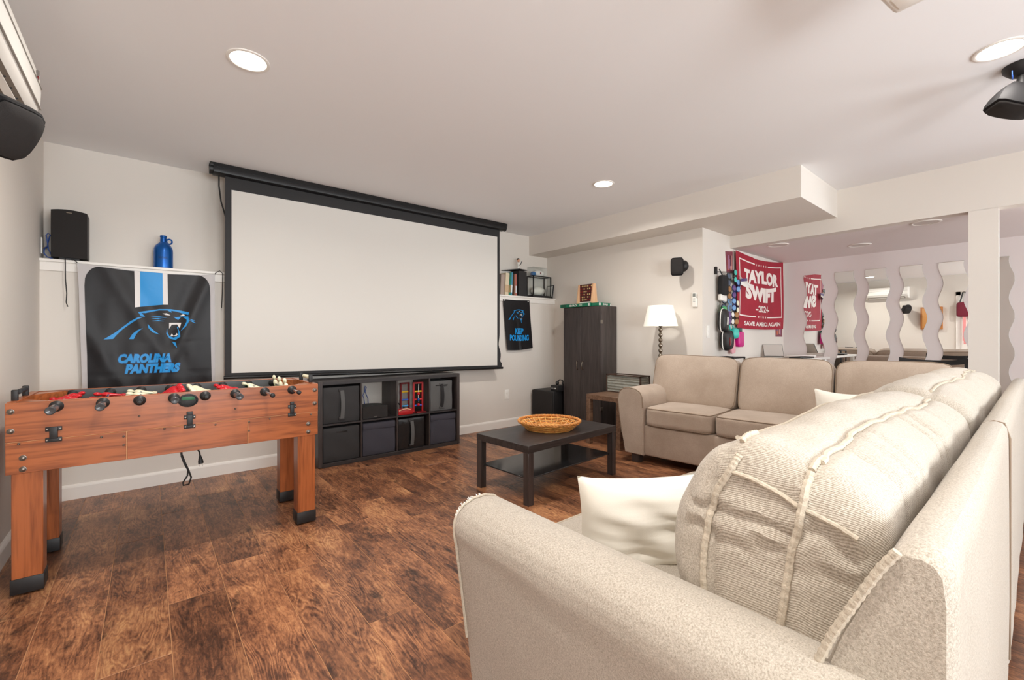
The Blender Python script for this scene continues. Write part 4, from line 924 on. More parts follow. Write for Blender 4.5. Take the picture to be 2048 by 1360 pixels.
MB().box(-0.05, 0.05, ay0+0.06, ay1-0.12, -0.006, 0.002, mtx=m).build('outlet_slot', colm('slot_grey', 120, 110, 98), t, smooth=False)
for x in (-0.028, 0.008): MB().box(x, x+0.025, ay0+0.07, ay1-0.13, -0.012, -0.008, 0.001, mtx=m).build('louvre', M['plastic_white'], t, smooth=False)
for k in range(6):
    y = ay0+0.13+k*0.095; MB().box(-0.04, 0.04, y, y+0.004, -0.010, -0.006, mtx=m).build('vane', M['black'], t, smooth=False)
MB().cyl((XW+0.198, ay1-0.1, 2.23), (XW+0.2045, ay1-0.1, 2.229), 0.016).build('badge', colm('badge_grey', 110, 104, 100), t)
MB().cyl((XW+0.2, ay1-0.1, 2.213), (XW+0.2055, ay1-0.1, 2.2125), 0.008).build('badge_light', M['dark_red'], t)
mt = Matrix.Translation((-0.362, 1.99, 1.77)) @ Matrix.Rotation(math.radians(50), 4, 'Z') @ Matrix.Rotation(math.radians(33), 4, 'X') @ Matrix.Diagonal((1.15, 1.3, 0.95, 1))
t = satellite('wall_speaker', 'black tilted satellite speaker on the left wall below the air conditioner', mt)
MB().cyl((-0.41, 1.98, 1.80), (XW+0.03, 1.98, 1.82), 0.022).lathe([(0.062, 0), (0.06, 0.018), (0.045, 0.04), (0.02, 0.05)], (XW+0.001, 1.98, 1.82), 26, (1, 0, 0)).build('wall_bracket', M['black'], t)
t = thing('wall_plaque', 'orange-brown wooden board on the left wall seen in the mirrors', 'plaque', (XW, 1.6, 1.55))
MB().box(XW+0.001, XW+0.06, 1.40, 1.76, 1.30, 1.80, 0.004).build('frame', colm('oak', 176, 112, 58), t)
MB().box(XW+0.06, XW+0.064, 1.43, 1.73, 1.33, 1.77, 0.002).build('face', colm('oak_pale', 204, 146, 84), t)
t = thing('hanging_bag', 'maroon bag with black straps hanging on the white door, seen in a mirror', 'bag', (XW+0.08, 1.07, 1.7))
cushion(0.035, 0.115, 0.155, 8, 6, mtx=Matrix.Translation((XW+0.075, 1.07, 1.72))).build('body', colm('bag_maroon', 110, 22, 44), t)
for dy in (-0.06, 0.06): MB().tube([(XW+0.09, 1.07+dy, 1.87), (XW+0.05, 1.07+dy*0.3, 2.09)], 0.012).build('strap', M['black'], t)
MB().box(XW+0.08, XW+0.085, 1.04, 1.075, 0.98, 1.57).box(XW+0.086, XW+0.09, 1.065, 1.09, 1.05, 1.57).build('ribbon', colm('ribbon_pink', 226, 150, 150), t)
MB().box(XW+0.015, XW+0.06, 1.05, 1.09, 2.085, 2.105).build('hook', M['steel'], t)
# ceiling speaker at right, projector
mt = Matrix.Translation((3.355, 0.075, 2.315)) @ Matrix.Rotation(math.radians(-150), 4, 'Z') @ Matrix.Rotation(math.radians(70), 4, 'X') @ Matrix.Diagonal((1.3, 1.0, 1.1, 1))
t = satellite('ceiling_speaker', 'black satellite speaker hanging from the ceiling at upper right', mt)
MB().lathe([(0.075, 0), (0.072, 0.02), (0.05, 0.045), (0.022, 0.055)], (3.37, 0.06, ZC), 26, (0, 0, -1)).cyl((3.37, 0.06, ZC-0.05), (3.36, 0.07, 2.34), 0.022).build('ceiling_bracket', M['black'], t)
n = 18
MB().tube([(3.325+0.03*math.cos(PI*i/n)-0.02, 0.095, ZC-0.05-0.03*math.sin(PI*i/n)) for i in range(n+1)], 0.0022).build('wire', M['cable_blue'], t)
t = thing('projector', 'white video projector hanging from the ceiling at the top edge', 'projector', (1.95, 0.15, 2.38))
mt = Matrix.Translation((1.885, 0.215, 2.32)) @ Matrix.Rotation(math.radians(-8), 4, 'Z')
MB().box(-0.165, 0.165, -0.15, 0.15, -0.045, 0.045, 0.018, 3, mtx=mt).build('body', M['plastic_white'], t)
MB().cyl((1.885, 0.215, 2.36), (1.885, 0.215, ZC), 0.022).build('mount_pole', M['plastic_white'], t)
MB().box(0.06, 0.135, 0.02, 0.125, -0.049, -0.044, 0.002, mtx=mt).build('filter_cover', M['outlet'], t)
MB().box(0.02, 0.05, 0.06, 0.12, -0.0475, -0.043, 0.002, mtx=mt).build('foot_slot', M['black'], t)
MB().box(0.145, 0.1655, 0.06, 0.13, -0.030, -0.012, 0.002, mtx=mt).build('vent', M['black'], t)
MB().lathe([(0.04, 0), (0.04, 0.012), (0.03, 0.014), (0.0, 0.012)], tuple(mt @ Vector((-0.06, 0.149, 0.0))), 20, tuple(mt.to_3x3() @ Vector((0, 1, 0)))).build('lens', M['black'], t)

# ================================================================ COFFEE TABLE + BASKET
t = thing('coffee_table', 'low black-brown coffee table with lower shelf in front of the sofas', 'coffee table', (1.934, 2.165, 0), math.radians(3.6))
CL, CD, CZ = 1.02, 0.548, 0.40
MB().box(0, CL, 0, CD, CZ-0.05, CZ, 0.002, 1).build('top', M['espresso_x'], t, local=True)
for x in (0.001, CL-0.051):
    for y in (0.001, CD-0.051): MB().box(x, x+0.05, y, y+0.05, 0, CZ-0.05, 0.0015, 1).build('leg', M['dark_cab'], t, local=True)
MB().box(0.03, CL-0.03, 0.03, CD-0.03, 0.165, 0.175, 0.002, 1).build('lower_shelf', M['dark_glass'], t, local=True)
for x, y in ((0.045, 0.06), (CL-0.05, 0.06), (0.045, CD-0.06), (CL-0.05, CD-0.06)): MB().cyl((x, y, 0.155), (x, y, 0.165), 0.006).build('shelf_peg', M['steel'], t, local=True)
t = thing('wicker_basket', 'round shallow honey-coloured wicker basket on the coffee table', 'basket', (2.43, 2.475, CZ), math.radians(-35))
def ringpts(R, z, amp=0, freq=0, ph=0, n=96, sy=0.93, za=0):
    out = []
    for i in range(n):
        a = 2*PI*i/n; r = R+amp*math.sin(freq*a+ph)
        out.append((r*math.cos(a), r*sy*math.sin(a), z+za*math.cos(freq*a+ph)))
    return out
k = 0
for i in range(6):
    z = 0.008+i*0.0105; R = 0.178+0.062*(i/5)**1.1
    MB().tube(ringpts(R, z, 0.0045, 13, PI*(i % 2)), 0.0062, 6, closed=True).build('weave_strand', M['wicker' if i % 2 else 'wicker2'], t, local=True)
for i in range(5):
    R = 0.165-i*0.034
    MB().tube(ringpts(R, 0.009, 0.0, 13, 0, za=0.003 if i % 2 else -0.003), 0.0085 if R > 0.03 else 0.006, 6, closed=True).build('base_coil', M['wicker2' if i % 2 else 'wicker'], t, local=True)
for i in range(4):
    R = 0.148-i*0.034
    MB().tube(ringpts(R, 0.0075, 0.004, 13, PI*(i % 2)), 0.0085, 6, closed=True).build('base_coil', M['wicker2'], t, local=True)
MB().lathe([(0.175, 0.001), (0.175, 0.004), (0.001, 0.004), (0.001, 0.001)], seg=40, sy=0.93).build('base_disc', M['wicker'], t, local=True)
for i in range(26):
    a = 2*PI*(i+0.5)/26
    MB().tube([(0.165*math.cos(a), 0.165*0.93*math.sin(a), 0.005), (0.20*math.cos(a), 0.2*0.93*math.sin(a), 0.035), (0.241*math.cos(a), 0.241*0.93*math.sin(a), 0.066)], 0.0042, 5).build('stake', M['wicker2'], t, local=True)
for ph in (0, PI*2/3, PI*4/3):
    MB().tube(ringpts(0.240, 0.068, 0.006, 20, ph, 160, za=0.0055), 0.0062, 6, closed=True).build('rim_braid', M['wicker'], t, local=True)

# ================================================================ FAR SOFA (along the right wall)
t = thing('sofa', 'taupe upholstered sofa along the right wall under the lamp', 'sofa', (3.34, 2.455, 0), math.radians(5))
FSM = M['far_sofa']; L = 2.16; D = 0.84
MB().box(0.03, D, -L, -0.20, 0.075, 0.345, 0.02, 3).build('base', FSM, t, local=True)
MB().box(D-0.16, D+0.0, -L, -0.03, 0.3, 0.84, 0.035, 3).build('back_frame', FSM, t, local=True)
pr = [(-0.03, 0.075), (0.005, 0.25), (0.035, 0.45), (0.045, 0.55), (0.04, 0.60), (0.018, 0.64), (-0.02, 0.662), (-0.075, 0.668), (-0.13, 0.66), (-0.175, 0.635), (-0.2, 0.59), (-0.205, 0.5), (-0.205, 0.075)]
def armring(x, s, taper=0): return [(x, -0.09+(y+0.09)*s-taper, 0.36+(z-0.36)*(1-(1-s)*0.5)) for y, z in pr]
MB().ring_loft([armring(0.0, 0.93), armring(0.006, 0.975), armring(0.02, 1.0), armring(0.4, 1.0, 0.01), armring(D-0.05, 0.97, 0.035), armring(D-0.02, 0.92, 0.04)]).build('arm', FSM, t, local=True)
MB().tube(armring(0.006, 0.985)[1:-1], 0.0055, 8).build('arm_piping', M['pipe_far'], t, local=True)
for x, y in ((0.06, -0.12), (0.06, -L+0.1), (D-0.1, -0.14), (D-0.1, -L+0.1)): MB().box(x-0.035, x+0.035, y-0.04, y+0.04, 0, 0.077, 0.004, 1).build('foot', M['dark_cab'], t, local=True)
ys = [-0.205, -0.80, -1.48, -2.155]
for i in range(3):
    y0, y1 = ys[i+1], ys[i]; hy = (y1-y0)/2-0.004
    m = Matrix.Translation((0.325, (y0+y1)/2, 0.425))
    cushion(0.325, hy, 0.085, 9, 12, (0, 0, 0.10), m, 0.003, i).build('seat_cushion', FSM, t, local=True)
    o = t.children[-1]
    for zc in (0.86, -0.86): MB().tube(sqloop(0.326, hy+0.001, 0.086, 9, 2, zc, 12, m), 0.004, 6, closed=True).build('cushion_piping', M['pipe_far'], o, local=True)
for i, (y1, y0) in enumerate(((-0.04, -0.825), (-0.83, -1.50), (-1.505, -2.16))):
    hy = (y1-y0)/2-0.002
    m = Matrix.Translation((0.575, (y0+y1)/2, 0.702)) @ Matrix.Rotation(math.radians(13), 4, 'Y') @ Matrix.Rotation(math.radians(1.0-i), 4, 'X')
    cushion(0.095, hy, 0.242, 7, 14, (0.35, 0.0, 0.015), m, 0.009, 10+i).build('back_cushion', FSM, t, local=True)
    o = t.children[-1]
    for xc in (-0.80, 0.80): MB().tube(sqloop(0.0955, hy+0.001, 0.243, 7, 0, xc, 12, m), 0.004, 6, closed=True).build('cushion_piping', M['pipe_far'], o, local=True)

# ================================================================ NEAR SOFA (foreground)
from mathutils import noise
t = thing('sofa', 'oatmeal woven sofa in the foreground, seen from behind its arm', 'sofa', (2.0, 0.6, 0))
NS = M['near_sofa']
pr = [(0.735, 0.075), (0.712, 0.25), (0.690, 0.42), (0.676, 0.52), (0.668, 0.565), (0.668, 0.595), (0.678, 0.622), (0.700, 0.641), (0.735, 0.652), (0.775, 0.653), (0.810, 0.643), (0.838, 0.622), (0.855, 0.592), (0.862, 0.55), (0.865, 0.45), (0.865, 0.075)]
b = MB(); rings = []
ysn = [1.072, 1.070, 1.063, 1.052, 1.035]+[1.02-0.95*i/50 for i in range(51)]
for y in ysn:
    s = {1.072: 0.86, 1.070: 0.93, 1.063: 0.97, 1.052: 0.99}.get(y, 1.0)
    ring = []
    # refine the profile
    P = []
    for i in range(len(pr)-1):
        for q in range(3):
            f = q/3; P.append((pr[i][0]*(1-f)+pr[i+1][0]*f, pr[i][1]*(1-f)+pr[i+1][1]*f))
    P.append(pr[-1])
    for x, z in P:
        dx = 0.0
        if x < 0.72 and z > 0.3:
            cz = 0.535-0.06*(1.06-y)
            dx = 0.006*math.exp(-((z-cz)/0.018)**2)*min(1, max(0, (y-0.45)/0.3))
        w = 0.0035*noise.noise(Vector((x*6, y*4, z*6)))
        ring.append((0.77+(x-0.77)*s+dx+w, y, 0.36+(z-0.36)*(1-(1-s)*0.6)+w))
    rings.append(ring)
b.ring_loft(rings); b.build('arm', NS, t)
Pp = [(0.77+(x-0.77)*0.985, 1.066, 0.36+(z-0.36)*0.988) for x, z in pr[1:-2]]
MB().tube(Pp, 0.0045, 8).build('arm_piping', M['pipe'], t)
b = MB()
rr = random.Random(3)
for i in range(34):
    f = rr.uniform(5.5, 8.6); k0 = int(f); ff = f-k0
    x = pr[k0][0]*(1-ff)+pr[k0+1][0]*ff; z = pr[k0][1]*(1-ff)+pr[k0+1][1]*ff
    p = Vector((x, 1.062, z+0.001)); d_ = Vector((rr.uniform(-0.5, 0.5), rr.uniform(-0.2, 1), rr.uniform(0.0, 1))).normalized()*rr.uniform(0.004, 0.010)
    b.tube([p, p+d_*0.5+Vector((0, 0, 0.001)), p+d_], 0.0007, 4)
b.build('frayed_threads', M['plastic_white'], t, kind='stuff')
# back frames in two sections
def bprof(): return [(0.068, 0.075), (0.066, 0.30), (0.066, 0.60), (0.066, 0.80), (0.069, 0.836), (0.078, 0.850), (0.092, 0.854), (0.110, 0.852), (0.122, 0.844), (0.130, 0.828), (0.155, 0.775), (0.185, 0.71), (0.215, 0.62), (0.25, 0.5), (0.25, 0.2), (0.25, 0.075)]
def backsec(x0, x1, nm, r0=True):
    rings = []; n = max(8, int((x1-x0)/0.04))
    xs_ = [x0, x0+0.003, x0+0.008, x0+0.018, x0+0.03]+[x0+0.03+(x1-x0-0.06)*i/n for i in range(1, n)]+[x1-0.03, x1-0.012, x1-0.004, x1]
    for x in xs_:
        e = min(x-x0, x1-x); s = 1.0 if e >= 0.03 else 1-0.10*(1-e/0.03)**2.2
        rings.append([(x, 0.15+(y-0.15)*(1-(1-s)*1.2)+0.004*noise.noise(Vector((x*5, 1, z*5))), 0.45+(z-0.45)*(1-(1-s)*0.35)+0.004*noise.noise(Vector((x*4, y*8, 7)))) for y, z in bprof()])
    return MB().ring_loft(rings).build(nm, NS, t)
backsec(0.752, 2.098, 'back_frame'); backsec(2.102, 4.38, 'back_frame')
def pip(pts, r=0.0065, nm='seam_piping', par=None, wob=0.0012):
    # densify and add cord twist
    out = []; 
    for i in range(len(pts)-1):
        a, c = Vector(pts[i]), Vector(pts[i+1]); n = max(2, int((c-a).length/0.004))
        for j in range(n): out.append(a.lerp(c, j/n))
    out.append(Vector(pts[-1]))
    sm = [out[0]]+[(out[max(i-3, 0)]+out[max(i-1, 0)]+out[i]+out[min(i+1, len(out)-1)]+out[min(i+3, len(out)-1)])/5 for i in range(1, len(out)-1)]+[out[-1]]
    rad = [r*(1+0.12*math.sin(i*1.9)) for i in range(len(sm))]
    return MB().tube(sm, r, 7, rad=rad).build(nm, M['pipe'], par or t)
# front edge seam of the side panel and rear corner seam
pip([(0.748, 0.120, 0.842), (0.747, 0.135, 0.818), (0.747, 0.158, 0.77), (0.747, 0.190, 0.70), (0.747, 0.215, 0.63)], 0.006)
tag(MB().tube([(2.10, 0.0665, 0.10), (2.10, 0.0655, 0.4), (2.10, 0.0655, 0.80), (2.10, 0.078, 0.847), (2.10, 0.10, 0.851), (2.10, 0.125, 0.838)], 0.003, 6).build('section_seam', M['pipe_far'], t))
pip([(0.757, 0.072, 0.62), (0.757, 0.072, 0.40), (0.757, 0.072, 0.12)], 0.004, 'corner_seam')
MB().box(0.865, 3.45, 0.24, 1.05, 0.075, 0.33, 0.02, 3).build('base', NS, t)
for x, y in ((0.80, 0.14), (0.80, 0.98), (2.0, 0.14), (3.4, 0.98), (4.2, 0.14)): MB().box(x-0.035, x+0.035, y-0.035, y+0.035, 0, 0.077, 0.004, 1).build('foot', M['dark_cab'], t)
for i, (x0, x1) in enumerate(((0.87, 2.15), (2.155, 3.44))):
    m = Matrix.Translation(((x0+x1)/2, 0.67, 0.405))
    cushion((x1-x0)/2-0.003, 0.42, 0.075, 10, 12, (0, 0, 0.08), m, 0.003, 20+i).build('seat_cushion', NS, t)
    MB().tube(sqloop((x1-x0)/2-0.002, 0.421, 0.076, 10, 2, 0.85, 12, m), 0.004, 6, closed=True).build('cushion_piping', M['pipe'], t.children[-1])
# big slumped back cushions
CP = [(0.140, 0.50), (0.150, 0.62), (0.150, 0.74), (0.148, 0.82), (0.160, 0.862), (0.195, 0.893), (0.24, 0.915), (0.29, 0.930), (0.34, 0.932), (0.39, 0.915), (0.43, 0.88), (0.462, 0.83), (0.48, 0.77), (0.487, 0.70), (0.482, 0.62), (0.46, 0.54), (0.40, 0.49), (0.27, 0.478)]
def spline(P, n):
    out = []; m_ = len(P)
    for i in range(n):
        f = i/n*m_; k = int(f); u = f-k
        p0, p1, p2, p3 = P[(k-1) % m_], P[k % m_], P[(k+1) % m_], P[(k+2) % m_]
        out.append(tuple(0.5*((2*p1[j])+(-p0[j]+p2[j])*u+(2*p0[j]-5*p1[j]+4*p2[j]-p3[j])*u*u+(-p0[j]+3*p1[j]-3*p2[j]+p3[j])*u**3) for j in (0, 1)))
    return out
NP = 110; PR = spline(CP, NP)
CC = (0.305, 0.70)
def backcushion(x0, x1, seed, folds, zlift=0.0, bulge=0.0, capb=0.022):
    rings = []; nx = int((x1-x0)/0.013)
    R = 0.055
    def station(x, s, cap=None):
        ring = []
        u = (x-x0)/(x1-x0)
        for k, (y, z) in enumerate(PR):
            zz = z; yy = y
            top = max(0.0, (z-0.70)/0.23)
            if z > 0.7: zz += (zlift+bulge*math.sin(PI*min(1, max(0, u))))*top
            nrm = Vector((0, y-CC[0], z-CC[1])); nrm.normalize()
            dsp = 0.013*noise.noise(Vector((x*3.2+seed*7, y*5, z*5)))+0.006*noise.noise(Vector((x*9, y*12+seed, z*12)))
            if z > 0.80 and cap is None:
                dsp -= 0.009*math.exp(-((y-0.245-0.008*math.sin(6*x))/0.011)**2)
                dsp -= 0.006*math.exp(-((y-0.385)/0.010)**2)
            for fx, sl, dep in folds:
                if z > 0.72: dsp -= dep*math.exp(-((x-fx-sl*(y-0.14))/0.011)**2)*max(0, 1-abs(y-0.19)/0.10)
            # gathers running across the end panel
            g = max(0, 1-abs(x-x0)/0.05)
            yy += nrm.y*dsp; zz += nrm.z*dsp
            ring.append((x, CC[0]+(yy-CC[0])*s, CC[1]+(zz-CC[1])*s))
        return ring
    for s, dx in [(q_/22, 0) for q_ in range(1, 19)]:
        ring = []
        for (x, y, z) in station(x0+0.001, s, cap=True):
            gx = 0.0065*math.sin(z*120+3*noise.noise(Vector((y*20, z*20, seed))))*math.exp(-((z-0.79)/0.055)**2)*(1-s*0.3)
            gx -= 0.006*math.exp(-((y-0.25)/0.010)**2); gx += 0.007*math.exp(-((y-0.395-0.05*(0.85-z)*0)/0.010)**2) - 0.0035*math.sin(z*150+y*30)*math.exp(-((z-0.77)/0.035)**2)*math.exp(-((y-0.27)/0.05)**2)
            ring.append((x-capb*(1-s*s)-0.004+gx, y, z))
        rings.append(ring)
    for i in range(1, 7):
        a = i/6*PI/2; rings.append(station(x0+R*(1-math.cos(a))*0.75, 1-0.13*(1-math.sin(a))))
    xa, xb = x0+R*0.75+0.004, x1-R
    for i in range(nx+1): rings.append(station(xa+(xb-xa)*i/nx, 1.0))
    for i in range(5, -1, -1):
        a = i/6*PI/2; rings.append(station(x1-R*(1-math.cos(a)), 1-0.16*(1-math.sin(a))))
    for s in (0.6, 0.3, 0.03): rings.append([(x1+0.02*(1-s), y, z) for x, y, z in station(x1, s, cap=True)])
    o = MB().ring_loft(rings).build('back_cushion', NS, t)
    return o, station
c1, st1 = backcushion(0.835, 2.085, 1, [(1.44, 0.6, 0.016), (1.52, 0.6, 0.014), (1.13, 0.5, 0.010), (1.06, 0.45, 0.009), (0.98, 0.3, 0.010), (1.75, 0.5, 0.007)], 0.0, 0.008)
c1.data.materials.append(M['near_gather'])
for f in c1.data.polygons:
    if f.center.y+0.6 < 0.392: f.material_index = 1
c2, st2 = backcushion(2.095, 2.9, 2, [(2.5, 0.4, 0.008)], 0.012, 0.016)
c3, st3 = backcushion(2.905, 3.74, 3, [(3.2, 0.4, 0.010), (3.45, -0.3, 0.008)], 0.006, 0.014)
def near_idx(y0, top=True):
    best = min(range(NP), key=lambda k: abs(PR[k][0]-y0)+(0 if PR[k][1] > 0.83 else 10)); return best
def topseam(st, x0, x1, y0, off=0.003, wob=0.0):
    pts = []
    n = int((x1-x0)/0.02)
    for i in range(n+1):
        x = x0+(x1-x0)*i/n; k = near_idx(y0+0.008*math.sin(6*x)+wob*math.sin(17*x)); p = Vector(st(x, 1.0)[k]); pts.append(p+Vector((0, 0, off)))
    return pts
pip(topseam(st1, 0.875, 2.05, 0.245), 0.0058, par=c1); pip(topseam(st1, 0.875, 2.05, 0.385), 0.0045, par=c1)
pip(topseam(st2, 2.13, 2.86, 0.245), 0.005, par=c2); pip(topseam(st3, 2.94, 3.70, 0.25), 0.005, par=c3)
# end seams of the nearest cushion, laid on its surface
from mathutils.bvhtree import BVHTree
T0 = Vector((2.0, 0.6, 0))
_b = bmesh.new(); _b.from_mesh(c1.data); bv = BVHTree.FromBMesh(_b); _b.free()
def onto(y, z, off=0.003):
    h = bv.ray_cast(Vector((0.4, y, z))-T0, Vector((1, 0, 0)))
    return h[0]+T0+h[1]*off if h[0] is not None else None
def down(x, y, off=0.003):
    h = bv.ray_cast(Vector((x, y, 1.3))-T0, Vector((0, 0, -1)))
    return h[0]+T0+h[1]*off if h[0] is not None else None
def laid(path, r, n=40):
    pts = []
    for i in range(len(path)-1):
        for j in range(6):
            f = j/6; p = [path[i][q]*(1-f)+path[i+1][q]*f for q in range(3)]
            q = onto(p[1], p[2]) if p[0] is not None and p[0] < 0.5 else down(p[0], p[1])
            if q is not None: pts.append(q)
    return pip(pts, r, par=c1)
E_ = 0.0    # x below 0.5 marks points to be cast onto the end panel
laid([(0.90, 0.350, 1), (0.87, 0.352, 1), (0.845, 0.355, 1)], 0.0058)
laid([(E_, 0.352, 0.905), (E_, 0.362, 0.88), (E_, 0.385, 0.84), (E_, 0.402, 0.79), (E_, 0.410, 0.73), (E_, 0.413, 0.67), (E_, 0.410, 0.58)], 0.0066)
laid([(E_, 0.245, 0.895), (E_, 0.246, 0.87), (E_, 0.250, 0.82), (E_, 0.262, 0.76), (E_, 0.270, 0.70), (E_, 0.278, 0.64), (E_, 0.282, 0.56)], 0.0066)
laid([(0.90, 0.245, 1), (0.87, 0.245, 1), (0.845, 0.245, 1)], 0.0058)
laid([(E_, 0.366, 0.875), (E_, 0.33, 0.872), (E_, 0.29, 0.860), (E_, 0.25, 0.842), (E_, 0.21, 0.832), (E_, 0.17, 0.815)], 0.0042)
# ---- pillows
def pillow(name, label, w, h, th, mtx, m_, seed=0, n=40):
    b = MB()
    V = {}
    def P(u, v, s):
        px = u*(1-0.10*(1-abs(v)**2)*0 - 0.07*(1-v*v)*abs(u)**3)*w/2; py = v*(1-0.15*(1-u*u)*abs(v)**3)*h/2
        e = max(0, (1-abs(u)**2.6))*max(0, (1-abs(v)**2.6))
        z = s*th/2*e**0.55
        z += 0.016*noise.noise(Vector((u*2.2+seed, v*2.2, s)))*e+0.010*noise.noise(Vector((u*1.5+v*5, v*7+seed, s)))*e+0.007*math.sin(9*v+4*u+2*math.sin(3*u+seed))*e*e
        return mtx @ Vector((px, py, z))
    for s in (1, -1): b.grid(lambda u, v: P(2*u-1, 2*v-1, s), n, n)
    bmesh.ops.remove_doubles(b.bm, verts=b.bm.verts, dist=0.0004)
    o = b.build(name, m_, None)
    return tag(o, label, 'pillow')
def frame(origin, xa, ya):
    xa = Vector(xa).normalized(); ya = Vector(ya); ya = (ya-xa*ya.dot(xa)).normalized(); za = xa.cross(ya)
    m = Matrix((xa, ya, za)).transposed().to_4x4(); m.translation = origin; return m
pillow('throw_pillow', 'bright white throw pillow between the foreground arm and back cushion', 0.50, 0.38, 0.17, frame((1.165, 0.725, 0.545), (0.80, -0.55, 0.02), (0.18, -0.30, 0.9)), M['cream_pillow'], 1)
pillow('throw_pillow', 'cream throw pillow peeking up behind the foreground back cushions', 0.42, 0.36, 0.14, frame((3.2, 0.72, 0.63), (0.75, -0.62, -0.05), (0.15, 0.1, 1)), M['cream_pillow'], 5)
# ================================================================ ALCOVE
amp = 0.0195
for i, yc in enumerate((1.84, 1.512, 1.214, 0.907, 0.593, 0.285)):
    names = ['wavy mirror nearest the maroon flag, reflecting it', 'second wavy mirror from the maroon flag', 'third wavy mirror from the maroon flag', 'wavy mirror in the alcove reflecting the air conditioner and wooden board edge', 'wavy mirror just left of the white post', 'wavy mirror right of the white post']
    t = thing('wavy_mirror', names[i], 'mirror', (XB, yc, 0.4), 0, 'wavy wall mirrors')
    zt, zb_ = 1.915, 0.48; hw = 0.094; n = 72
    def edge(v, s): 
        z = zt+(zb_-zt)*v
        return yc+s*hw+amp*math.sin(2*PI*(zt-z)/0.365+0.9), z
    b = MB()
    L_ = [edge(k/n, 1) for k in range(n+1)]; R_ = [edge(k/n, -1) for k in range(n+1)]
    b.grid(lambda u, v: (XB-0.006, (L_ if u == 0 else R_)[round(v*n)][0], (L_ if u == 0 else R_)[round(v*n)][1]), 1, n)
    b.build('mirror_face', M['mirror'], t, smooth=False)
    b = MB()
    ringo = L_+R_[::-1]
    b.ring_loft([[(XB-0.001, y, z) for y, z in ringo], [(XB-0.0058, y, z) for y, z in ringo]]); b.build('mirror_edge', M['mirror_edge'], t, smooth=False)
t = thing('desk', 'white counter-height desk against the alcove wall below the maroon flag', 'desk', (5.8, 1.95, 0))
MB().box(5.25, 6.44, 1.66, YR-0.02, 0.86, 0.885, 0.003).build('top', M['plastic_white'], t)
for x in (5.28, 6.37):
    for y in (1.69, 2.1): MB().box(x, x+0.04, y, y+0.04, 0, 0.86, 0.002).build('leg', M['plastic_white'], t)
t = thing('laptop', 'open laptop with pale screen and thin dark bezel on the desk', 'laptop', (5.75, 2.05, 0.885))
mt = frame((5.78, 2.055, 0.894), (0.55, -0.83, 0), (0.30, 0.30, 0.9))
MB().box(-0.105, 0.105, 0.0, 0.155, -0.003, 0.003, 0.002, mtx=mt).build('lid', M['black'], t)
MB().box(-0.101, 0.101, 0.004, 0.151, 0.003, 0.0045, mtx=mt).box(-0.101, 0.101, 0.004, 0.151, -0.0045, -0.003, mtx=mt).build('screen', colm('pale_screen', 205, 198, 190), t)
mt = frame((5.78, 2.055, 0.888), (0.55, -0.83, 0), (-0.83, -0.55, 0))
MB().box(-0.14, 0.14, 0.0, 0.20, -0.004, 0.005, 0.002, mtx=mt).build('keyboard_deck', M['steel'], t)
t = tag(MB().box(-0.16, 0.16, -0.06, 0.06, 0, 0.018, 0.004, mtx=Matrix.Translation((5.72, 1.745, 0.886)) @ Matrix.Rotation(math.radians(-8), 4, 'Z')).build('keyboard', M['black'], None), 'black keyboard on the desk beside the laptop', 'keyboard')
t = tag(MB().box(-0.10, 0.10, -0.14, 0.14, 0, 0.022, 0.002, mtx=Matrix.Translation((6.15, 1.88, 0.886)) @ Matrix.Rotation(math.radians(10), 4, 'Z')).build('paper_stack', M['outlet'], None), 'stack of white papers on the desk by the mirror', 'papers')
t = thing('counter_chair', 'black wooden chair with curved top rail behind the sofa', 'chair', (5.75, 0.66, 0))
def rail(z0, z1, x): return lambda u, v: (x+0.035*math.sin(PI*u), 0.42+0.48*u, z0+(z1-z0)*v - 0.012*math.sin(PI*u) + 0.012*abs(2*u-1)**4)
b = MB(); b.grid(rail(0.872, 0.918, 5.68), 14, 2); b.build('top_rail', M['black'], t, solid=0.02)
b = MB(); b.grid(rail(0.70, 0.735, 5.68), 14, 2); b.build('lower_rail', M['black'], t, solid=0.016)
for y in (0.435, 0.885): MB().box(5.675, 5.705, y-0.015, y+0.015, 0, 0.90, 0.004).build('back_leg', M['black'], t)
for y in (0.45, 0.87): MB().box(6.05, 6.08, y-0.015, y+0.015, 0, 0.44, 0.004).build('front_leg', M['black'], t)
MB().box(5.69, 6.1, 0.43, 0.89, 0.44, 0.475, 0.01).build('seat', M['black'], t)
t = thing('wire_hamper', 'black wire frame hamper behind the sofa against the wall return, reflected in a mirror', 'hamper', (4.62, 2.06, 0))
b0, b1, e0, e1 = 4.50, 4.76, 1.97, 2.15
for z in (0.01, 0.45, 0.915):
    MB().tube([(b0, e0, z), (b1, e0, z), (b1, e1, z), (b0, e1, z)], 0.009, 6, closed=True).build('hoop', M['black_cord'], t)
for x in (b0, b1):
    for y in (e0, e1): MB().cyl((x, y, 0.0), (x, y, 0.92), 0.009, seg=8).build('post', M['black_cord'], t)
cushion((b1-b0)/2-0.015, (e1-e0)/2-0.015, 0.42, 10, 6, mtx=Matrix.Translation(((b0+b1)/2, (e0+e1)/2, 0.44))).build('liner', colm('liner_brown', 70, 58, 48), t)
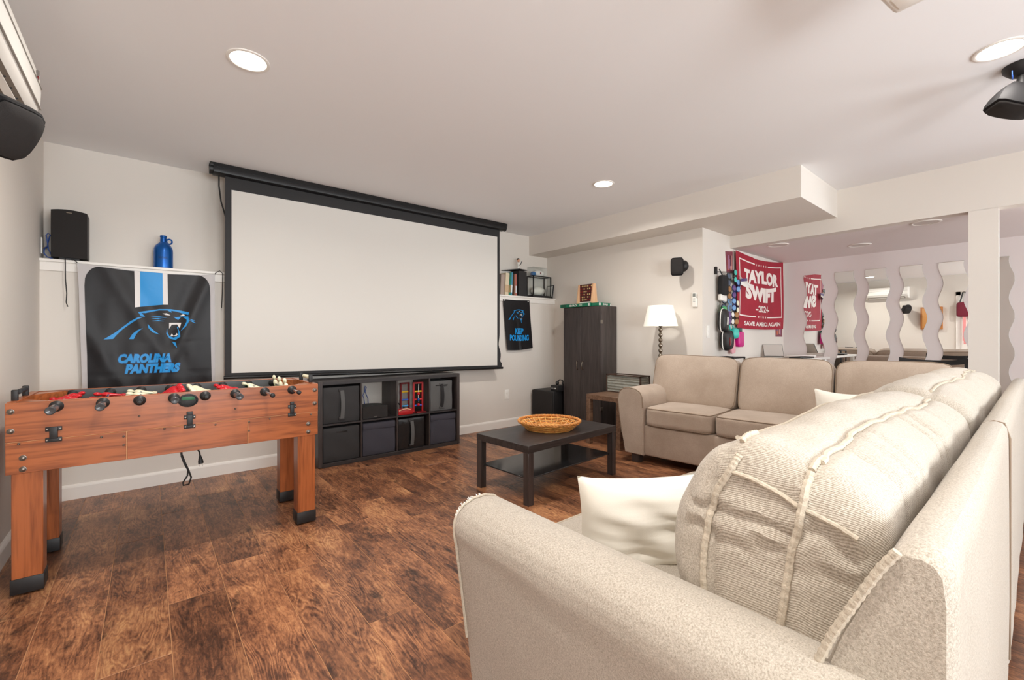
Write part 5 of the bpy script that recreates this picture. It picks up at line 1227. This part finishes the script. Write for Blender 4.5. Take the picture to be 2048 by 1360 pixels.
# maroon flag on the alcove side wall
def mf(a, c):      # a 0..1 along the flag, c 0 top .. 1 bottom
    x = 4.985+a*1.40-0.03*c*(a-0.1); z = 2.082+0.02*a-0.045*math.sin(PI*a)-c*(0.852-0.03*math.sin(PI*a)+0.02*a)
    x += 0.03*c*(1-a)
    w = 0.012*math.sin(12*a+3.2*c)*(0.4+0.6*c)+0.010*math.exp(-((a-0.30-0.16*c)/0.05)**2)+0.010*math.exp(-((a-0.56-0.05*c)/0.03)**2)*c
    return x, w, z
FL = lambda off: (lambda a, c: (lambda q: (q[0], YR-0.030-q[1]-off, q[2]))(mf(a, c)))
t = thing('slogan_flag', 'maroon campaign-style flag with cream lettering on the alcove side wall', 'flag', (5.7, YR-0.03, 1.23))
MB().grid(lambda u, v: FL(0)(u, v), 50, 30).build('cloth', M['maroon'], t)
fm = lambda off, sq_=0: (lambda a, c: FL(off)(a, -c))
def ftext(s_, bx, bold=0.05, arch=None, nm='lettering'):
    text_on(s_, bx, fm(0.0025), nm, M['maroon_print'], t, bold=bold, cut=0.04, arch=arch)
fold = lambda a, c: (a-0.02*math.tanh((a-0.36)/0.04), c-0.02*a)
ftext('TAYLOR', (0.13, 0.90, -0.36, -0.17), 0.06, lambda a, c: (a-0.015*math.tanh((a-0.25)/0.05), c-0.015*math.sin(a*9)))
ftext('SWIFT', (0.16, 0.86, -0.60, -0.385), 0.07, lambda a, c: (a-0.02*math.tanh((a-0.36)/0.05), c+0.015*math.sin(a*8)))
ftext('-2024-', (0.36, 0.68, -0.755, -0.66), 0.03)
ftext('SAVE AMERICA AGAIN', (0.14, 0.93, -0.955, -0.895), 0.03, lambda a, c: (a-0.02*math.tanh((a-0.55)/0.06), c))
pl = []
def strip(a0, a1, c0, c1): pl.append([(a0, -c0), (a1, -c0), (a1, -c1), (a0, -c1)])
strip(0.05, 0.36, 0.075, 0.092); strip(0.62, 0.95, 0.075, 0.092); strip(0.05, 0.36, 0.815, 0.832); strip(0.62, 0.95, 0.815, 0.832)
strip(0.05, 0.062, 0.075, 0.832); strip(0.938, 0.95, 0.075, 0.832)
for k in range(5):
    for cc in (0.083, 0.823):
        a0 = 0.40+k*0.045; pts = []
        for q in range(10):
            r = (0.016 if q % 2 == 0 else 0.007); pts.append((a0+r*math.sin(PI*q/5)*0.7, -cc+r*math.cos(PI*q/5)*1.3))
        pl.append(pts)
polys_on(pl, fm(0.0022), 'border_and_stars', M['maroon_print'], t, cut=0.05)
for nm_, x0, x1, z0, z1, dz in (('small red portrait-style poster left of the maroon flag', 4.80, 4.975, 1.82, 2.07, 0.02), ('small mauve poster under the right end of the maroon flag', 6.20, 6.42, 1.13, 1.35, 0.0)):
    t = thing('poster', nm_, 'poster', ((x0+x1)/2, YR, z0), 0, 'alcove posters')
    b = MB(); b.poly([(x0, YR-0.004, z1-dz), (x1, YR-0.004, z1), (x1, YR-0.004, z0+dz*0.5), (x0+0.03*(dz > 0), YR-0.004, z0)], (0, 0.003, 0)); b.build('sheet', colm('poster_base', 128, 60, 74), t, smooth=False)
    rr = random.Random(int(x0*100)); 
    cl = [colm('ps_orange', 190, 100, 70), colm('ps_mauve', 150, 100, 130), colm('ps_skin', 205, 150, 135), colm('ps_dark', 82, 34, 52)]
    for k in range(6):
        cx_ = x0+(x1-x0)*(0.2+0.6*rr.random()); w_ = (x1-x0)*0.10; 
        MB().box(cx_-w_, cx_+w_, YR-0.0055-k*0.0003, YR-0.004, z0+(z1-z0)*(0.1+0.25*rr.random()), z1-dz-(z1-z0)*(0.1+0.25*rr.random())).build('print_band', cl[k % 4], t, smooth=False)
# hanging rack of eyewear
YK = YR-0.02
t = thing('hanging_rack', 'slim black wire rack of hooks on the wall return', 'rack', (4.77, YR, 1.1))
MB().cyl((4.55, YK, 1.805), (5.0, YK, 1.84), 0.0045, seg=8).build('top_bar', M['bronze'], t)
for x, z in ((4.575, 1.805), (4.70, 1.815), (4.845, 1.827), (4.97, 1.837)): MB().cyl((x, YK, z), (x, YK, 1.08), 0.0025, seg=6).build('hanging_wire', M['bronze'], t)
for x in (4.56, 4.99): MB().box(x-0.012, x+0.012, YK-0.006, YR, 1.78, 1.86, 0.002).build('wall_hook', M['black'], t)
def soft(name, label, cat, x, z, w, h, d, mkey, p=4, rz=0.0, tilt=0.0, group=None, y=None):
    t = thing(name, label, cat, (x, YK, z), 0, group)
    m = Matrix.Translation((x, (y or YK)-0.008-d, z)) @ Matrix.Rotation(tilt, 4, 'Y') @ Matrix.Rotation(rz, 4, 'Z')
    cushion(w/2, d, h/2, p, 8, (0, 0.15, 0), m, 0.01, int(x*100)).build('body', M[mkey], t)
    return t, m
for n_, c_ in (('teal', (64, 190, 176)), ('magenta', (196, 0, 122)), ('pink', (228, 168, 176)), ('greenp', (70, 160, 100)), ('navy_', (30, 40, 96)), ('amber', (150, 100, 40)), ('purple', (88, 52, 120)), ('sky', (110, 160, 210)), ('tort', (92, 66, 36)), ('ink', (24, 34, 40)), ('slate', (70, 88, 110)), ('plum', (70, 48, 110))): colm(n_, *c_, 0.35)
t, m = soft('eyewear_case', 'tall black soft case hanging at the top left of the hook rack', 'case', 4.635, 1.665, 0.125, 0.21, 0.03, 'black_matte', 7)
MB().tube([(4.63, YK-0.03, 1.765), (4.62, YK-0.02, 1.80), (4.60, YK-0.01, 1.835)], 0.006).build('loop', M['black'], t)
t, m = soft('pouch', 'white pouch under the tall black case on the hook rack', 'pouch', 4.635, 1.535, 0.135, 0.07, 0.02, 'plastic_white', 6, tilt=0.12)
t, m = soft('hard_case', 'upper black oval zip case with white trim on the hook rack', 'case', 4.61, 1.30, 0.115, 0.235, 0.042, 'black', 3.2, tilt=0.08)
MB().tube(sqloop(0.0585, 0.043, 0.1185, 3.2, 1, 0.15, 10, m), 0.005, 6, closed=True).build('zip_trim', M['plastic_white'], t)
MB().box(-0.02, 0.0, -0.052, -0.046, -0.05, 0.03, mtx=m).build('emblem', M['outlet'], t)
t, m = soft('hard_case', 'lower black oval zip case with red mark on the hook rack', 'case', 4.665, 1.09, 0.135, 0.215, 0.048, 'black', 3.2, tilt=-0.05)
MB().tube(sqloop(0.0685, 0.049, 0.1085, 3.2, 1, 0.25, 10, m), 0.005, 6, closed=True).build('zip_trim', M['plastic_white'], t)
MB().box(-0.04, -0.02, -0.058, -0.050, -0.05, 0.03, mtx=m).build('emblem', M['dark_red'], t)
soft('hard_case', 'plain black oval case behind the red marked case', 'case', 4.80, 1.095, 0.11, 0.2, 0.025, 'black_matte', 3.2, y=YK)
soft('pouch', 'green pouch above the upper oval case on the hook rack', 'pouch', 4.66, 1.405, 0.09, 0.09, 0.02, 'greenp', 5)
t, m = soft('pouch', 'teal rounded pouch near the bottom of the hook rack', 'pouch', 4.885, 1.165, 0.125, 0.12, 0.035, 'teal', 2.6)
MB().tube([(4.84, YK-0.02, 1.20), (4.82, YK-0.015, 1.25), (4.845, YK-0.01, 1.27)], 0.009).tube([(4.91, YK-0.02, 1.21), (4.90, YK-0.015, 1.25)], 0.008).build('drawstring', M['teal'], t)
soft('pouch', 'pale pink cloth pouch hanging at the bottom of the hook rack', 'pouch', 4.89, 1.03, 0.10, 0.17, 0.012, 'pink', 6, tilt=-0.12)
t, m = soft('pouch', 'bright magenta pouch at the bottom right of the hook rack', 'pouch', 5.02, 1.10, 0.14, 0.17, 0.028, 'magenta', 6)
MB().box(4.965, 5.075, YK-0.045, YK-0.01, 1.185, 1.225, 0.006).build('flap', colm('bottle_green', 20, 66, 58), t)
def shades(x, z, w, fr, le, label, tilt=0.0, y=0.0):
    t = thing('sunglasses', label, 'sunglasses', (x, YK-0.02, z), 0, 'sunglasses on the hook rack')
    m = Matrix.Translation((x, YK-0.034-y, z)) @ Matrix.Rotation(PI/2+tilt, 4, 'Y')
    fb = MB(); n = 18
    for s in (-1, 1):
        fb.tube([m @ Vector((s*0.036+0.031*math.cos(2*PI*i/n), -0.008*(math.cos(2*PI*i/n)*s+1)*-0.5, w*math.sin(2*PI*i/n))) for i in range(n)], 0.0055, 6, closed=True)
    fb.tube([m @ Vector((-0.01, 0, w*0.4)), m @ Vector((0, -0.004, w*0.6)), m @ Vector((0.01, 0, w*0.4))], 0.0055, 6)
    fb.build('frame', M[fr], t)
    for s in (-1, 1): cushion(0.030, 0.003, w*0.95, 2.2, 5, mtx=m @ Matrix.Translation((s*0.036, 0.0, 0))).build('lens', M[le], t)
    for s in (-1, 1): MB().tube([m @ Vector((s*0.066, 0, w*0.5)), m @ Vector((s*0.068, 0.02, w*0.6)), m @ Vector((s*0.02, 0.028, w*0.9))], 0.0045, 6).build('temple', M[fr], t)
shades(4.775, 1.74, 0.045, 'ink', 'slate', 'dark sunglasses with blue-grey lenses right of the tall black case')
shades(4.93, 1.79, 0.035, 'black', 'teal', 'small black sunglasses with teal tint at the top right of the hook rack')
shades(4.79, 1.60, 0.045, 'tort', 'amber', 'tortoiseshell sunglasses with amber lenses in the second row of the hook rack')
shades(4.90, 1.62, 0.042, 'navy_', 'purple', 'navy and purple sunglasses in the second row of the hook rack')
shades(5.0, 1.69, 0.045, 'navy_', 'sky', 'blue sunglasses with sky coloured lenses beside the visor cap')
shades(4.66, 1.475, 0.05, 'ink', 'slate', 'black wraparound sunglasses below the white pouch', 0.1)
shades(4.80, 1.475, 0.045, 'sky', 'slate', 'clear blue sunglasses in the third row of the hook rack')
shades(4.895, 1.48, 0.045, 'navy_', 'sky', 'dark blue framed sunglasses in the third row, next to the maroon flag')
shades(4.985, 1.46, 0.03, 'ink', 'plastic_cream', 'thin pale sunglasses overlapping the maroon flag edge')
shades(4.79, 1.33, 0.045, 'plum', 'purple', 'purple framed sunglasses in the fourth row of the hook rack')
shades(4.865, 1.33, 0.035, 'black', 'plastic_white', 'black framed glasses with pale lenses in the fourth row')
shades(4.96, 1.33, 0.052, 'tort', 'amber', 'large brown sunglasses in the fourth row against the maroon flag')
t = thing('visor', 'white and purple sun visor hanging in front of the maroon flag', 'cap', (5.10, YK-0.05, 1.70))
b = MB(); n = 16
b.grid(lambda u, v: (5.02+0.17*u, YK-0.05-0.05*math.sin(PI*u)*v, 1.735+0.02*u-0.075*v*math.sin(PI*(0.15+0.75*u))), 14, 6); b.build('brim', M['plastic_white'], t, solid=0.004)
b = MB(); b.grid(lambda u, v: (5.02+0.17*u, YK-0.05-0.012*math.sin(PI*u), 1.735+0.02*u+0.03*v), 14, 2); b.build('band', M['plum'], t, solid=0.004)
MB().tube([(5.03, YK-0.05, 1.76), (5.05, YK-0.03, 1.80), (5.10, YK-0.03, 1.775)], 0.004).build('strap', M['maroon_print'], t)
